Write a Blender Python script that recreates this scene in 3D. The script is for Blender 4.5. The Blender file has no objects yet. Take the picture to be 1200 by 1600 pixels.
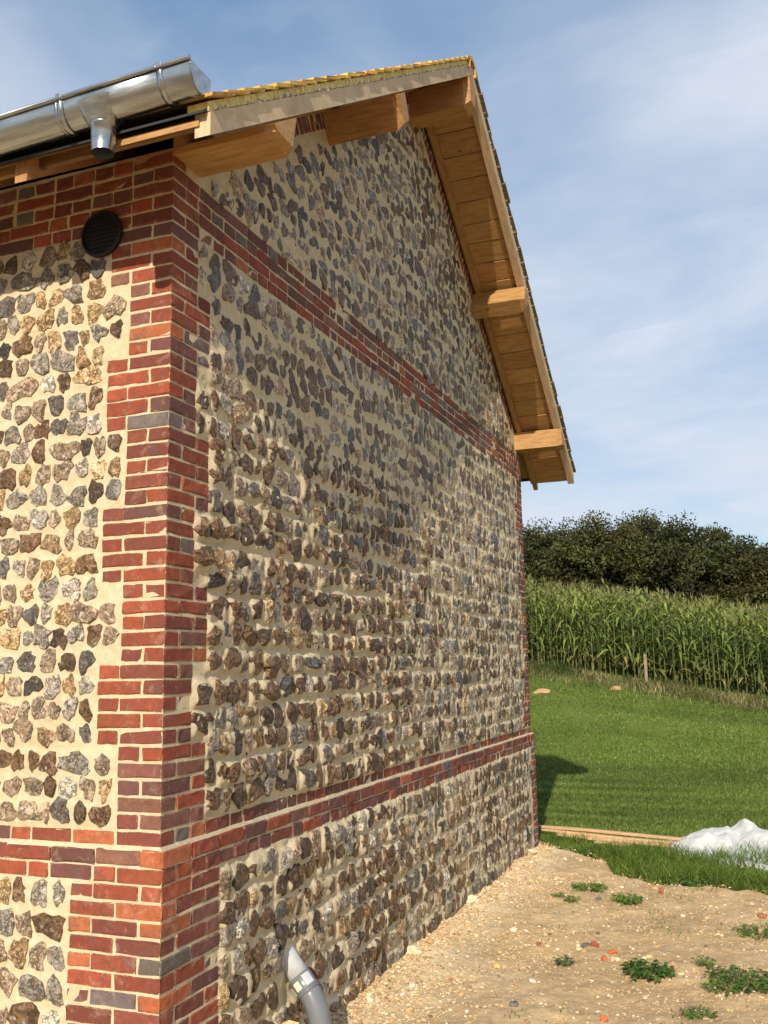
import bpy, math, random
import numpy as np
rng = np.random.default_rng(7)
random.seed(7)
sc = bpy.context.scene
COL = sc.collection

# ------------------------------------------------------------------ camera
CAM = np.array([2.5511, -3.7606, 2.0946])
YAW, PITCH, ROLL = math.radians(-21.13), math.radians(9.297), math.radians(-1.012)
FPX = 1486.55
_f = np.array([math.sin(YAW)*math.cos(PITCH), math.cos(YAW)*math.cos(PITCH), math.sin(PITCH)])
_r = np.array([math.cos(YAW), -math.sin(YAW), 0.0])
_u = np.cross(_r, _f)
_r2 = _r*math.cos(ROLL)+_u*math.sin(ROLL)
_u2 = -_r*math.sin(ROLL)+_u*math.cos(ROLL)
cd = bpy.data.cameras.new('camera'); cam = bpy.data.objects.new('camera', cd); COL.objects.link(cam)
from mathutils import Matrix, Vector
M4 = Matrix(((_r2[0], _u2[0], -_f[0], CAM[0]), (_r2[1], _u2[1], -_f[1], CAM[1]), (_r2[2], _u2[2], -_f[2], CAM[2]), (0, 0, 0, 1)))
cam.matrix_world = M4
cd.sensor_fit = 'HORIZONTAL'; cd.sensor_width = 36.0; cd.lens = FPX/1200*36
cd.clip_start = 0.05; cd.clip_end = 2000
sc.camera = cam

# ------------------------------------------------------------------ light
SUN_EL, SUN_AZ = math.radians(28.0), math.radians(9.6)
SDIR = np.array([math.sin(SUN_AZ)*math.cos(SUN_EL), -math.cos(SUN_AZ)*math.cos(SUN_EL), math.sin(SUN_EL)])
sd = bpy.data.lights.new('sun', 'SUN'); sd.energy = 4.9; sd.angle = math.radians(0.53); sd.color = (1.0, 0.90, 0.74)
so = bpy.data.objects.new('sun', sd); COL.objects.link(so)
so.rotation_euler = Vector(SDIR).to_track_quat('Z', 'Y').to_euler(); so.location = (0, -20, 30)
world = bpy.data.worlds.new('World'); sc.world = world; world.use_nodes = True
def build_world():
    nt = world.node_tree; N = nt.nodes; L = nt.links; N.clear()
    out = N.new('ShaderNodeOutputWorld'); bg = N.new('ShaderNodeBackground'); bg.inputs[1].default_value = 0.118
    sky = N.new('ShaderNodeTexSky'); sky.sky_type = 'NISHITA'; sky.sun_disc = False
    sky.sun_elevation = SUN_EL; sky.sun_rotation = math.pi-SUN_AZ; sky.dust_density = 0.2; sky.ozone_density = 1.6; sky.air_density = 1.0
    tc = N.new('ShaderNodeTexCoord'); sep = N.new('ShaderNodeSeparateXYZ'); L.new(tc.outputs['Generated'], sep.inputs[0])
    def math_(op, a, b):
        n = N.new('ShaderNodeMath'); n.operation = op
        for k, v in enumerate((a, b)):
            if isinstance(v, (int, float)): n.inputs[k].default_value = v
            else: L.new(v, n.inputs[k])
        return n.outputs[0]
    zz = math_('ADD', math_('MAXIMUM', sep.outputs[2], 0.0), 0.12)
    cx = math_('DIVIDE', sep.outputs[0], zz); cy = math_('DIVIDE', sep.outputs[1], zz)
    comb = N.new('ShaderNodeCombineXYZ'); L.new(cx, comb.inputs[0]); L.new(cy, comb.inputs[1])
    def layer(scale, loc, rot, stretch, detail, rough, dist, lo, hi):
        mp = N.new('ShaderNodeMapping'); L.new(comb.outputs[0], mp.inputs[0])
        mp.inputs['Location'].default_value = loc; mp.inputs['Rotation'].default_value = (0, 0, rot); mp.inputs['Scale'].default_value = stretch
        nz = N.new('ShaderNodeTexNoise'); L.new(mp.outputs[0], nz.inputs['Vector'])
        nz.inputs['Scale'].default_value = scale; nz.inputs['Detail'].default_value = detail
        nz.inputs['Roughness'].default_value = rough; nz.inputs['Distortion'].default_value = dist
        mr = N.new('ShaderNodeMapRange'); mr.interpolation_type = 'SMOOTHSTEP'; L.new(nz.outputs['Fac'], mr.inputs[0])
        mr.inputs[1].default_value = lo; mr.inputs[2].default_value = hi
        return mr.outputs[0]
    a = layer(0.55, (19.648, 17.448, 0.0), 0.25, (1.0, 0.8, 1), 5, 0.5, 0.15, 0.26, 0.50)
    b = layer(1.15, (5.786, 19.230, 0.0), 0.5, (1.0, 1.25, 1), 8, 0.56, 0.35, 0.26, 0.72)
    c = layer(3.2, (10.784, 13.557, 0.0), 0.2, (0.7, 1.2, 1), 8, 0.62, 0.5, 0.48, 0.80)
    fac = math_('MINIMUM', math_('ADD', math_('MULTIPLY', a, math_('ADD', math_('MULTIPLY', b, 0.5), 0.5)), math_('MULTIPLY', c, 0.22)), 0.94)
    mix = N.new('ShaderNodeMix'); mix.data_type = 'RGBA'; L.new(fac, mix.inputs['Factor'])
    hs = N.new('ShaderNodeHueSaturation'); hs.inputs['Saturation'].default_value = 1.75; hs.inputs['Value'].default_value = 1.85
    gm = N.new('ShaderNodeGamma'); gm.inputs['Gamma'].default_value = 0.60; L.new(sky.outputs[0], gm.inputs['Color'])
    L.new(gm.outputs[0], hs.inputs['Color']); L.new(hs.outputs[0], mix.inputs['A']); mix.inputs['B'].default_value = (5.45, 5.9, 6.75, 1)
    L.new(mix.outputs['Result'], bg.inputs[0]); L.new(bg.outputs[0], out.inputs[0])
build_world()
vs = sc.view_settings; vs.view_transform = 'Standard'; vs.look = 'None'; vs.exposure = 0.16; vs.gamma = 1.0; vs.use_curve_mapping = False

# ------------------------------------------------------------------ helpers
def lin(r, g, b):
    f = lambda c: c/12.92 if c <= 0.04045 else ((c+0.055)/1.055)**2.4
    return np.array([f(r/255), f(g/255), f(b/255)])
def mesh(name, V, F, mat=None, col=None, edge=None, smooth=False):
    me = bpy.data.meshes.new(name)
    me.from_pydata(V.tolist() if isinstance(V, np.ndarray) else V, [], F.tolist() if isinstance(F, np.ndarray) else F)
    if col is not None:
        col = np.asarray(col, float)
        if col.ndim == 1: col = np.repeat(col[None], len(me.vertices), 0)
        c4 = np.ones((len(me.vertices), 4)); c4[:, :3] = col[:, :3]
        if edge is not None: c4[:, 3] = edge
        me.color_attributes.new('Col', 'FLOAT_COLOR', 'POINT').data.foreach_set('color', c4.ravel())
    if smooth: me.polygons.foreach_set('use_smooth', [True]*len(me.polygons))
    if mat: me.materials.append(mat)
    me.update()
    return me
def obj(name, me, parent=None, kind=None, label=None, cat=None, group=None, loc=None):
    o = bpy.data.objects.new(name, me); COL.objects.link(o)
    if parent is not None: o.parent = parent
    if loc is not None: o.location = loc
    if kind: o['kind'] = kind
    if label: o['label'] = label
    if cat: o['category'] = cat
    if group: o['group'] = group
    return o
class Acc:                                   # collects pieces into one mesh
    def __init__(s): s.V = []; s.F = []; s.C = []; s.E = []; s.n = 0
    def add(s, V, F, c, e=None):
        s.V.append(np.asarray(V)); s.F += [tuple(int(i)+s.n for i in f) for f in F]; s.n += len(V)
        c = np.asarray(c, float); s.C.append(np.repeat(c[None], len(V), 0) if c.ndim == 1 else c)
        s.E.append(np.zeros(len(V)) if e is None else np.asarray(e))
    def mesh(s, name, mat, smooth=False):
        return mesh(name, np.concatenate(s.V), s.F, mat, np.concatenate(s.C), np.concatenate(s.E), smooth)
_grid = {}
def boxgrid(X, Y, Z, pull=0.35):
    """closed box surface with given coordinates per axis; edges pulled in = soft arris. returns V, F, edgeflag"""
    X, Y, Z = map(np.asarray, (X, Y, Z)); key = (len(X), len(Y), len(Z))
    nx, ny, nz = key
    if key not in _grid:
        idx = {}; P = []
        for i in range(nx):
            for j in range(ny):
                for k in range(nz):
                    if i in (0, nx-1) or j in (0, ny-1) or k in (0, nz-1):
                        idx[i, j, k] = len(P); P.append((i, j, k))
        F = []
        for i in range(nx-1):
            for j in range(ny-1):
                F.append((idx[i, j, 0], idx[i, j+1, 0], idx[i+1, j+1, 0], idx[i+1, j, 0])); F.append((idx[i, j, nz-1], idx[i+1, j, nz-1], idx[i+1, j+1, nz-1], idx[i, j+1, nz-1]))
        for i in range(nx-1):
            for k in range(nz-1):
                F.append((idx[i, 0, k], idx[i+1, 0, k], idx[i+1, 0, k+1], idx[i, 0, k+1])); F.append((idx[i, ny-1, k], idx[i, ny-1, k+1], idx[i+1, ny-1, k+1], idx[i+1, ny-1, k]))
        for j in range(ny-1):
            for k in range(nz-1):
                F.append((idx[0, j, k], idx[0, j, k+1], idx[0, j+1, k+1], idx[0, j+1, k])); F.append((idx[nx-1, j, k], idx[nx-1, j+1, k], idx[nx-1, j+1, k+1], idx[nx-1, j, k+1]))
        _grid[key] = (np.array(P), F)
    P, F = _grid[key]
    V = np.stack([X[P[:, 0]], Y[P[:, 1]], Z[P[:, 2]]], 1).astype(float)
    ext = np.stack([(P[:, 0] == 0)*-1+(P[:, 0] == nx-1)*1, (P[:, 1] == 0)*-1+(P[:, 1] == ny-1)*1, (P[:, 2] == 0)*-1+(P[:, 2] == nz-1)*1], 1)
    ne = np.abs(ext).sum(1); e = (ne >= 2).astype(float)
    sp = np.array([min(np.diff(A).min(), 0.02) for A in (X, Y, Z)])
    V = V-ext*sp*pull*e[:, None]
    return V, F, e
def box(x0, x1, y0, y1, z0, z1, b=0.004, segs=1):
    m = lambda a, c, s: np.concatenate([[a], np.linspace(a+b, c-b, s+1), [c]])
    return boxgrid(m(x0, x1, segs), m(y0, y1, 1), m(z0, z1, 1), 0.6)
def prism(poly, x0, x1, ch=0.0, low=None):
    """section polygon in (y,z) extruded along x; chamfer ch under the far end"""
    poly = np.asarray(poly, float); n = len(poly); c = poly.mean(0)
    rings = [(x0, poly), (x1-ch, poly)]
    if ch > 0:
        q = poly.copy(); zlo, zhi = poly[:, 1].min(), poly[:, 1].max()
        low = low if low is not None else (poly[:, 1] < (zlo+zhi)/2)
        d = c-q; d /= np.linalg.norm(d, axis=1)[:, None]
        q[low] = q[low]+d[low]*ch
        rings.append((x1, q))
    V = np.concatenate([np.column_stack([np.full(n, x), p]) for x, p in rings]); F = []
    for r in range(len(rings)-1):
        for k in range(n):
            a, b = r*n+k, r*n+(k+1) % n
            F.append((a, b, b+n, a+n))
    F.append(tuple(range(n))[::-1]); F.append(tuple(range((len(rings)-1)*n, len(rings)*n)))
    return V, F
def tube(P, R, seg=16, cap=True):
    P = np.asarray(P, float); R = np.broadcast_to(np.asarray(R, float), (len(P),)); V = []; F = []
    T = np.gradient(P, axis=0); T /= np.linalg.norm(T, axis=1)[:, None]
    up = np.array([0, 1.0, 0]) if abs(T[0][1]) < 0.9 else np.array([1.0, 0, 0])
    for i in range(len(P)):
        a = np.cross(T[i], up); a /= np.linalg.norm(a); b = np.cross(T[i], a)
        th = np.linspace(0, 2*math.pi, seg, endpoint=False)
        V.append(P[i]+R[i]*(np.cos(th)[:, None]*a+np.sin(th)[:, None]*b))
    for i in range(len(P)-1):
        for k in range(seg):
            F.append((i*seg+k, i*seg+(k+1) % seg, (i+1)*seg+(k+1) % seg, (i+1)*seg+k))
    if cap: F.append(tuple(range(seg))[::-1]); F.append(tuple((len(P)-1)*seg+k for k in range(seg)))
    return np.concatenate(V), F
def snoise(x, y, seed=0, oct=4):             # cheap smooth value noise in numpy
    x = np.asarray(x, float); y = np.asarray(y, float); out = np.zeros(np.broadcast(x, y).shape); amp = 1.0; tot = 0
    for o in range(oct):
        xi = np.floor(x).astype(np.int64); yi = np.floor(y).astype(np.int64); fx = x-xi; fy = y-yi
        fx = fx*fx*(3-2*fx); fy = fy*fy*(3-2*fy)
        def h(a, b):
            n = (a*374761393+b*668265263+(seed+o*17)*974711) & 0x7fffffff
            n = ((n ^ (n >> 13))*1274126177) & 0x7fffffff
            return ((n ^ (n >> 16)) & 0xffff)/65535.0
        v = h(xi, yi)*(1-fx)*(1-fy)+h(xi+1, yi)*fx*(1-fy)+h(xi, yi+1)*(1-fx)*fy+h(xi+1, yi+1)*fx*fy
        out = out+amp*(v*2-1); tot += amp; amp *= 0.5; x = x*2.03+5.3; y = y*2.03+9.1
    return out/tot
def sstep(a, b, x): t = np.clip((x-a)/(b-a), 0, 1); return t*t*(3-2*t)

# ------------------------------------------------------------------ materials
class NT:
    def __init__(s, name):
        s.m = bpy.data.materials.new(name); s.m.use_nodes = True; s.nt = s.m.node_tree; s.N = s.nt.nodes; s.L = s.nt.links
        s.b = s.N['Principled BSDF']
    def new(s, t): return s.N.new('ShaderNode'+t)
    def set(s, sock, v):
        if isinstance(v, bpy.types.NodeSocket): s.L.new(v, sock)
        elif isinstance(v, (tuple, list, np.ndarray)) and len(v) == 3 and sock.type == 'RGBA': sock.default_value = (*[float(q) for q in v], 1)
        else: sock.default_value = v
    def pos(s, scale=(1, 1, 1)):
        g = s.new('NewGeometry'); mp = s.new('Mapping'); s.L.new(g.outputs['Position'], mp.inputs[0]); mp.inputs['Scale'].default_value = scale; return mp.outputs[0]
    def ocoord(s, scale=(1, 1, 1)):
        g = s.new('TexCoord'); mp = s.new('Mapping'); s.L.new(g.outputs['Object'], mp.inputs[0]); mp.inputs['Scale'].default_value = scale; return mp.outputs[0]
    def noise(s, v, scale, detail=4, rough=0.55, dist=0.0, out='Fac'):
        n = s.new('TexNoise'); s.L.new(v, n.inputs['Vector']); n.inputs['Scale'].default_value = scale; n.inputs['Detail'].default_value = detail
        n.inputs['Roughness'].default_value = rough; n.inputs['Distortion'].default_value = dist; return n.outputs[out]
    def vor(s, v, scale, out='Distance', feature='F1'):
        n = s.new('TexVoronoi'); n.feature = feature; s.L.new(v, n.inputs['Vector']); n.inputs['Scale'].default_value = scale; return n.outputs[out]
    def mr(s, v, a, b, c=0.0, d=1.0):
        n = s.new('MapRange'); n.interpolation_type = 'SMOOTHSTEP'; s.L.new(v, n.inputs[0])
        for k, q in zip((1, 2, 3, 4), (a, b, c, d)): n.inputs[k].default_value = q
        return n.outputs[0]
    def mix(s, f, a, b, mode='MIX'):
        n = s.new('Mix'); n.data_type = 'RGBA'; n.blend_type = mode; s.set(n.inputs['Factor'], f); s.set(n.inputs['A'], a); s.set(n.inputs['B'], b); return n.outputs['Result']
    def math(s, op, a, b=0.0):
        n = s.new('Math'); n.operation = op; s.set(n.inputs[0], a); s.set(n.inputs[1], b); return n.outputs[0]
    def attr(s):
        n = s.new('Attribute'); n.attribute_name = 'Col'; return n.outputs['Color'], n.outputs['Alpha']
    def bump(s, h, strength, dist, prev=None):
        n = s.new('Bump'); s.L.new(h, n.inputs['Height']); n.inputs['Strength'].default_value = strength; n.inputs['Distance'].default_value = dist
        if prev is not None: s.L.new(prev, n.inputs['Normal'])
        return n.outputs[0]
    def done(s, col, rough=0.8, bump=None, spec=None, metal=None):
        s.set(s.b.inputs['Base Color'], col); s.set(s.b.inputs['Roughness'], rough)
        if bump is not None: s.L.new(bump, s.b.inputs['Normal'])
        if spec is not None: s.set(s.b.inputs['Specular IOR Level'], spec)
        if metal is not None: s.set(s.b.inputs['Metallic'], metal)
        return s.m
MORTAR = (0.60, 0.50, 0.325)
def m_mortar():
    n = NT('lime_mortar'); p = n.pos()
    a = n.noise(p, 2.2, 5, 0.6); b = n.noise(p, 28, 5, 0.6); c = n.noise(p, 190, 3, 0.7)
    col = n.mix(n.mr(a, 0.35, 0.7), MORTAR, (0.52, 0.42, 0.26))
    col = n.mix(n.mr(b, 0.42, 0.72), col, (0.66, 0.57, 0.40))
    col = n.mix(n.mr(c, 0.56, 0.76, 0, 0.55), col, (0.40, 0.31, 0.18))
    bp = n.bump(b, 0.6, 0.010); bp = n.bump(c, 0.9, 0.005, bp)
    return n.done(col, 0.95, bp, 0.15)
def m_brick():
    n = NT('fired_brick'); c, e = n.attr(); p = n.pos()
    a = n.noise(p, 22, 5, 0.65); b = n.noise(p, 120, 4, 0.65); s = n.noise(p, 9, 3, 0.6)
    col = n.mix(n.mr(a, 0.32, 0.72), c, n.mix(0.5, c, (0.105, 0.045, 0.035)))
    col = n.mix(n.mr(s, 0.56, 0.70, 0, 0.5), col, (0.10, 0.075, 0.07))
    col = n.mix(n.mr(b, 0.62, 0.80, 0, 0.45), col, (0.40, 0.20, 0.13))
    col = n.mix(n.mr(b, 0.24, 0.36, 0.6, 0), col, (0.05, 0.022, 0.018))
    sm = n.math('ADD', e, n.math('MULTIPLY', n.math('SUBTRACT', n.noise(p, 48, 5, 0.75), 0.5), 1.7))
    smear = n.mr(sm, 0.93, 1.15)
    film = n.mr(n.noise(p, 14, 6, 0.75, 0.5), 0.52, 0.74, 0, 0.34)
    col = n.mix(film, col, (0.52, 0.40, 0.28))
    col = n.mix(smear, col, (0.54, 0.44, 0.275))
    bp = n.bump(a, 0.7, 0.009); bp = n.bump(b, 0.8, 0.004, bp)
    return n.done(col, 0.85, bp, 0.25)
def m_flint():
    n = NT('knapped_flint'); c, e = n.attr(); p = n.pos()
    big = n.noise(p, 21, 4, 0.62, 1.0, 'Color'); sb = n.new('SeparateColor'); n.L.new(big, sb.inputs[0])
    fine = n.noise(p, 85, 6, 0.75, 0.8); sp = n.noise(p, 38, 4, 0.6, 0.3)
    hsv = n.new('HueSaturation'); n.L.new(c, hsv.inputs['Color']); hsv.inputs['Value'].default_value = 0.38; hsv.inputs['Saturation'].default_value = 1.1
    hs2 = n.new('HueSaturation'); n.L.new(c, hs2.inputs['Color']); hs2.inputs['Value'].default_value = 2.1; hs2.inputs['Saturation'].default_value = 0.75
    col = n.mix(n.mr(sb.outputs[0], 0.46, 0.54), c, hsv.outputs[0])
    col = n.mix(n.mr(sb.outputs[1], 0.54, 0.62, 0, 0.85), col, hs2.outputs[0])
    col = n.mix(n.mr(sb.outputs[2], 0.52, 0.66, 0, 0.8), col, (0.21, 0.105, 0.036))
    col = n.mix(n.mr(n.noise(p, 58, 4, 0.65, 0.8), 0.50, 0.66, 0, 0.7), col, hsv.outputs[0])
    col = n.mix(n.mr(fine, 0.53, 0.61, 0, 0.8), col, hs2.outputs[0])
    col = n.mix(n.mr(fine, 0.37, 0.45, 0.85, 0), col, (0.03, 0.023, 0.018))
    col = n.mix(n.mr(sp, 0.62, 0.70, 0, 0.65), col, (0.52, 0.48, 0.41))
    sm = n.math('ADD', e, n.math('MULTIPLY', n.math('SUBTRACT', n.noise(p, 60, 4, 0.7), 0.5), 1.3))
    col = n.mix(n.mr(sm, 0.72, 1.0, 0, 0.85), col, (0.53, 0.435, 0.275))
    bp = n.bump(sb.outputs[0], 0.7, 0.025); bp = n.bump(fine, 0.85, 0.011, bp)
    return n.done(col, n.mr(fine, 0.3, 0.7, 0.25, 0.6), bp, 0.5)
def m_wood(name, light, dark, grain, rough=0.62, weather=0.0):
    n = NT(name); c, e = n.attr(); p = n.pos(grain)
    a = n.noise(p, 5, 6, 0.65, 0.6); b = n.noise(p, 24, 4, 0.6); p0 = n.pos()
    k = n.vor(n.pos((3.2, 5.5, 5.5)), 1.0)
    col = n.mix(n.mr(a, 0.35, 0.68), light, dark)
    col = n.mix(n.mr(b, 0.5, 0.75, 0, 0.4), col, dark)
    col = n.mix(n.mr(k, 0.03, 0.10, 0.75, 0), col, (0.12, 0.045, 0.015))
    col = n.mix(1.0, col, c, 'MULTIPLY')
    if weather > 0: col = n.mix(n.mr(n.noise(n.pos((7, 2.5, 2.5)), 2, 5, 0.7), 0.35, 0.7, 0.1, weather), col, (0.46, 0.35, 0.24))
    bp = n.bump(b, 0.25, 0.004); bp = n.bump(a, 0.3, 0.004, bp)
    return n.done(col, rough, bp, 0.3)
def m_vcol(name, rough=0.8, var=0.35, scale=40, spec=0.3, bumpd=0.004, trans=0.0):
    n = NT(name); c, e = n.attr(); p = n.pos(); a = n.noise(p, scale, 4, 0.6)
    hsv = n.new('HueSaturation'); n.L.new(c, hsv.inputs['Color']); n.set(hsv.inputs['Value'], n.mr(a, 0.3, 0.7, 1-var, 1+var))
    bp = n.bump(a, 0.4, bumpd) if bumpd else None
    m = n.done(hsv.outputs[0], rough, bp, spec)
    if trans > 0:
        t = n.new('BsdfTranslucent'); n.L.new(hsv.outputs[0], t.inputs['Color']); ms = n.new('MixShader'); ms.inputs[0].default_value = trans
        n.L.new(n.b.outputs[0], ms.inputs[1]); n.L.new(t.outputs[0], ms.inputs[2]); n.L.new(ms.outputs[0], n.N['Material Output'].inputs['Surface'])
    return m
def m_zinc():
    n = NT('zinc_sheet'); p = n.pos((1.2, 9, 9)); a = n.noise(p, 3.0, 5, 0.6); b = n.noise(n.pos(), 45, 4, 0.65)
    col = n.mix(n.mr(a, 0.3, 0.7), (0.30, 0.325, 0.34), (0.47, 0.49, 0.49)); col = n.mix(n.mr(b, 0.6, 0.8, 0, 0.3), col, (0.38, 0.40, 0.41))
    return n.done(col, n.mr(a, 0.3, 0.7, 0.15, 0.30), n.bump(a, 0.06, 0.006), 0.5, 0.95)
def m_plain(name, col, rough=0.6, spec=0.4, var=0.12, scale=30, bumpd=0.002):
    n = NT(name); a = n.noise(n.pos(), scale, 5, 0.6); col = np.asarray(col, float)
    return n.done(n.mix(n.mr(a, 0.3, 0.75), tuple(col*(1-var)), tuple(np.minimum(col*(1+var), 1))), rough, n.bump(a, 0.3, bumpd), spec)
def m_ground():
    n = NT('lawn_and_soil'); c, e = n.attr(); p = n.pos(); sep = n.new('SeparateColor'); n.L.new(c, sep.inputs[0])
    a = n.noise(p, 1.1, 5, 0.6); b = n.noise(p, 22, 5, 0.7); st = n.noise(n.pos((0.25, 2.6, 1)), 1.0, 4, 0.6)
    g = n.mix(n.mr(a, 0.3, 0.7), (0.080, 0.125, 0.022), (0.125, 0.160, 0.036)); g = n.mix(n.mr(st, 0.45, 0.7, 0, 0.5), g, (0.11, 0.13, 0.035))
    g = n.mix(n.mr(b, 0.45, 0.7, 0, 0.6), g, (0.04, 0.065, 0.012))
    d = n.mix(n.mr(b, 0.3, 0.7), (0.30, 0.20, 0.105), (0.42, 0.31, 0.18))
    f = n.mr(n.math('ADD', sep.outputs[0], n.math('MULTIPLY', n.math('SUBTRACT', n.noise(p, 5, 5, 0.7), 0.5), 0.5)), 0.42, 0.58)
    col = n.mix(f, d, g)
    return n.done(col, 0.95, n.bump(b, 0.7, 0.03), 0.1)
def m_soil():
    n = NT('bare_soil'); p = n.pos(); c, e = n.attr(); sep = n.new('SeparateColor'); n.L.new(c, sep.inputs[0])
    a = n.noise(p, 1.7, 5, 0.6, 0.4); b = n.noise(p, 17, 6, 0.7, 0.3); v = n.vor(p, 60); w = n.noise(p, 90, 4, 0.7)
    col = n.mix(n.mr(a, 0.34, 0.66), (0.62, 0.445, 0.25), (0.47, 0.325, 0.175))
    col = n.mix(n.mr(b, 0.45, 0.72, 0, 0.8), col, (0.66, 0.50, 0.29))
    col = n.mix(n.math('MULTIPLY', sep.outputs[0], n.mr(b, 0.3, 0.6, 0.45, 1)), col, (0.76, 0.63, 0.42))
    col = n.mix(n.mr(w, 0.60, 0.75, 0, 0.6), col, (0.70, 0.62, 0.47))
    col = n.mix(n.mr(w, 0.25, 0.42, 0.65, 0), col, (0.24, 0.14, 0.065))
    bp = n.bump(b, 0.8, 0.03); bp = n.bump(w, 0.9, 0.008, bp)
    return n.done(col, 0.97, bp, 0.1)
MT = dict(mortar=m_mortar(), brick=m_brick(), flint=m_flint(),
          wood=m_wood('larch_timber', (0.43, 0.25, 0.095), (0.30, 0.15, 0.052), (1.0, 9, 9)),
          wood_s=m_wood('larch_timber_sloped', (0.42, 0.245, 0.095), (0.29, 0.148, 0.056), (9, 1.2, 1.2)),
          barge=m_wood('weathered_barge', (0.66, 0.48, 0.31), (0.48, 0.31, 0.18), (9, 1.2, 1.2), 0.75, 0.5),
          tile=m_vcol('clay_tile', 0.8, 0.3, 35, 0.3, 0.004), zinc=m_zinc(), lining=m_plain('shaded_zinc', (0.10, 0.11, 0.12), 0.6), black=m_plain('black_plastic', (0.006, 0.006, 0.006), 0.55),
          pipe=m_plain('grey_pvc', (0.16, 0.17, 0.18), 0.32, 0.5, 0.06, 12, 0.0006), pipe_l=m_plain('pale_grey_pvc', (0.50, 0.51, 0.51), 0.35, 0.5, 0.10, 25, 0.0008),
          paper=m_plain('paper_label', (0.78, 0.72, 0.48), 0.7), orange=m_plain('orange_mark', (0.75, 0.13, 0.03), 0.5),
          sheet=None, ground=m_ground(), soil=m_soil(), pebble=m_vcol('pebble_stone', 0.9, 0.25, 60, 0.2, 0.003),
          leaf=m_vcol('leaf_green', 0.55, 0.25, 9, 0.3, 0, 0.25), tree=m_vcol('tree_leaf', 0.65, 0.3, 1.1, 0.25, 0, 0.12), bark=m_vcol('bark', 0.9, 0.3, 20, 0.2, 0.01),
          dead=m_vcol('dry_stem', 0.8, 0.3, 30, 0.2, 0.0), dark=m_plain('underlay_and_gap_shade', (0.02, 0.02, 0.022), 0.7), render=m_plain('plain_render', MORTAR, 0.95, 0.1, 0.1, 20, 0.004),
          board=m_wood('sawn_batten', (0.60, 0.40, 0.22), (0.46, 0.27, 0.13), (1, 9, 9), 0.7, 0.35))
def m_sheet():
    n = NT('white_sheeting'); p = n.pos(); a = n.noise(p, 3.0, 5, 0.65, 0.5); b = n.noise(p, 16, 5, 0.7)
    col = n.mix(n.mr(a, 0.55, 0.8, 0, 0.6), (0.60, 0.60, 0.58), (0.50, 0.44, 0.33)); col = n.mix(n.mr(b, 0.62, 0.8, 0, 0.3), col, (0.5, 0.45, 0.36))
    return n.done(col, 0.5, n.bump(a, 0.5, 0.03), 0.4)
MT['sheet'] = m_sheet()

# ------------------------------------------------------------------ terrain
W = 7.5; PC = 0.075; ZP = 1.31; Q = 0.03; JT = 0.0095
def gz(x, y):
    x = np.asarray(x, float); y = np.asarray(y, float)
    dip = -0.13*sstep(9, 15.5, y)
    t = np.clip((y-15.6)/6.0, 0, 1); t = t*t*(2.2-1.2*t)
    amp = 1.62-0.155*np.clip(x, -9, 9)
    return dip*(1-t)+t*amp+np.maximum(y-21.6, 0)*0.035
def build_ground():
    def axis(lo, hi, a, b, st):
        c = np.arange(a, b+1e-6, st); l = []; d = st; x = a
        while x > lo: d *= 1.35; x -= d; l.append(x)
        r = []; d = st; x = b
        while x < hi: d *= 1.35; x += d; r.append(x)
        return np.array(l[::-1]+c.tolist()+r)
    X = axis(-600, 600, -9, 9, 0.25); Y = axis(-400, 900, -6, 30, 0.25)
    GX, GY = np.meshgrid(X, Y, indexing='ij'); Z = gz(GX, GY)+0.012*snoise(GX*1.7, GY*1.7, 3)*(GY > 6)
    Z = np.where(GY > 60, np.minimum(Z, gz(GX, 60.0)), Z)
    b = grass_edge(GX); g = sstep(-0.25, 0.25, GY-b)
    Z -= 0.05*(1-g)                                             # the bare soil sheet lies over it
    nx, ny = len(X), len(Y); V = np.stack([GX, GY, Z], -1).reshape(-1, 3)
    i, j = np.meshgrid(np.arange(nx-1), np.arange(ny-1), indexing='ij'); a = (i*ny+j).ravel()
    F = np.stack([a, a+ny, a+ny+1, a+1], 1)
    c = np.zeros((len(V), 3)); c[:, 0] = g.ravel()
    obj('ground', mesh('ground', V, F, MT['ground'], c, smooth=True), kind='structure')
def grass_edge(x):
    x = np.asarray(x, float)
    return np.interp(x, [-60, -0.2, 0.05, 0.5, 0.85, 1.05, 1.5, 2.6, 4.5, 60], [8.3, 7.75, 7.55, 7.35, 6.9, 6.35, 6.05, 5.85, 5.4, 5.2])+0.10*snoise(x*4, x*0+3.3, 5)
build_ground()
def soil_z(x, y):
    heap = 0.07*np.exp(-(np.maximum(x-0.05, 0)/0.22)**2)*(0.6+0.6*snoise(np.asarray(y)*2.2, np.asarray(x)*2.2, 21))
    pit = -0.10*np.exp(-(((x-0.28)/0.22)**2+((y-1.2)/0.3)**2))
    return 0.010+0.034*snoise(x*1.5, y*1.5, 11, 3)+0.021*snoise(x*7, y*7, 12, 3)+0.006*snoise(x*24, y*24, 13, 2)+heap+pit+0.03
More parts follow.
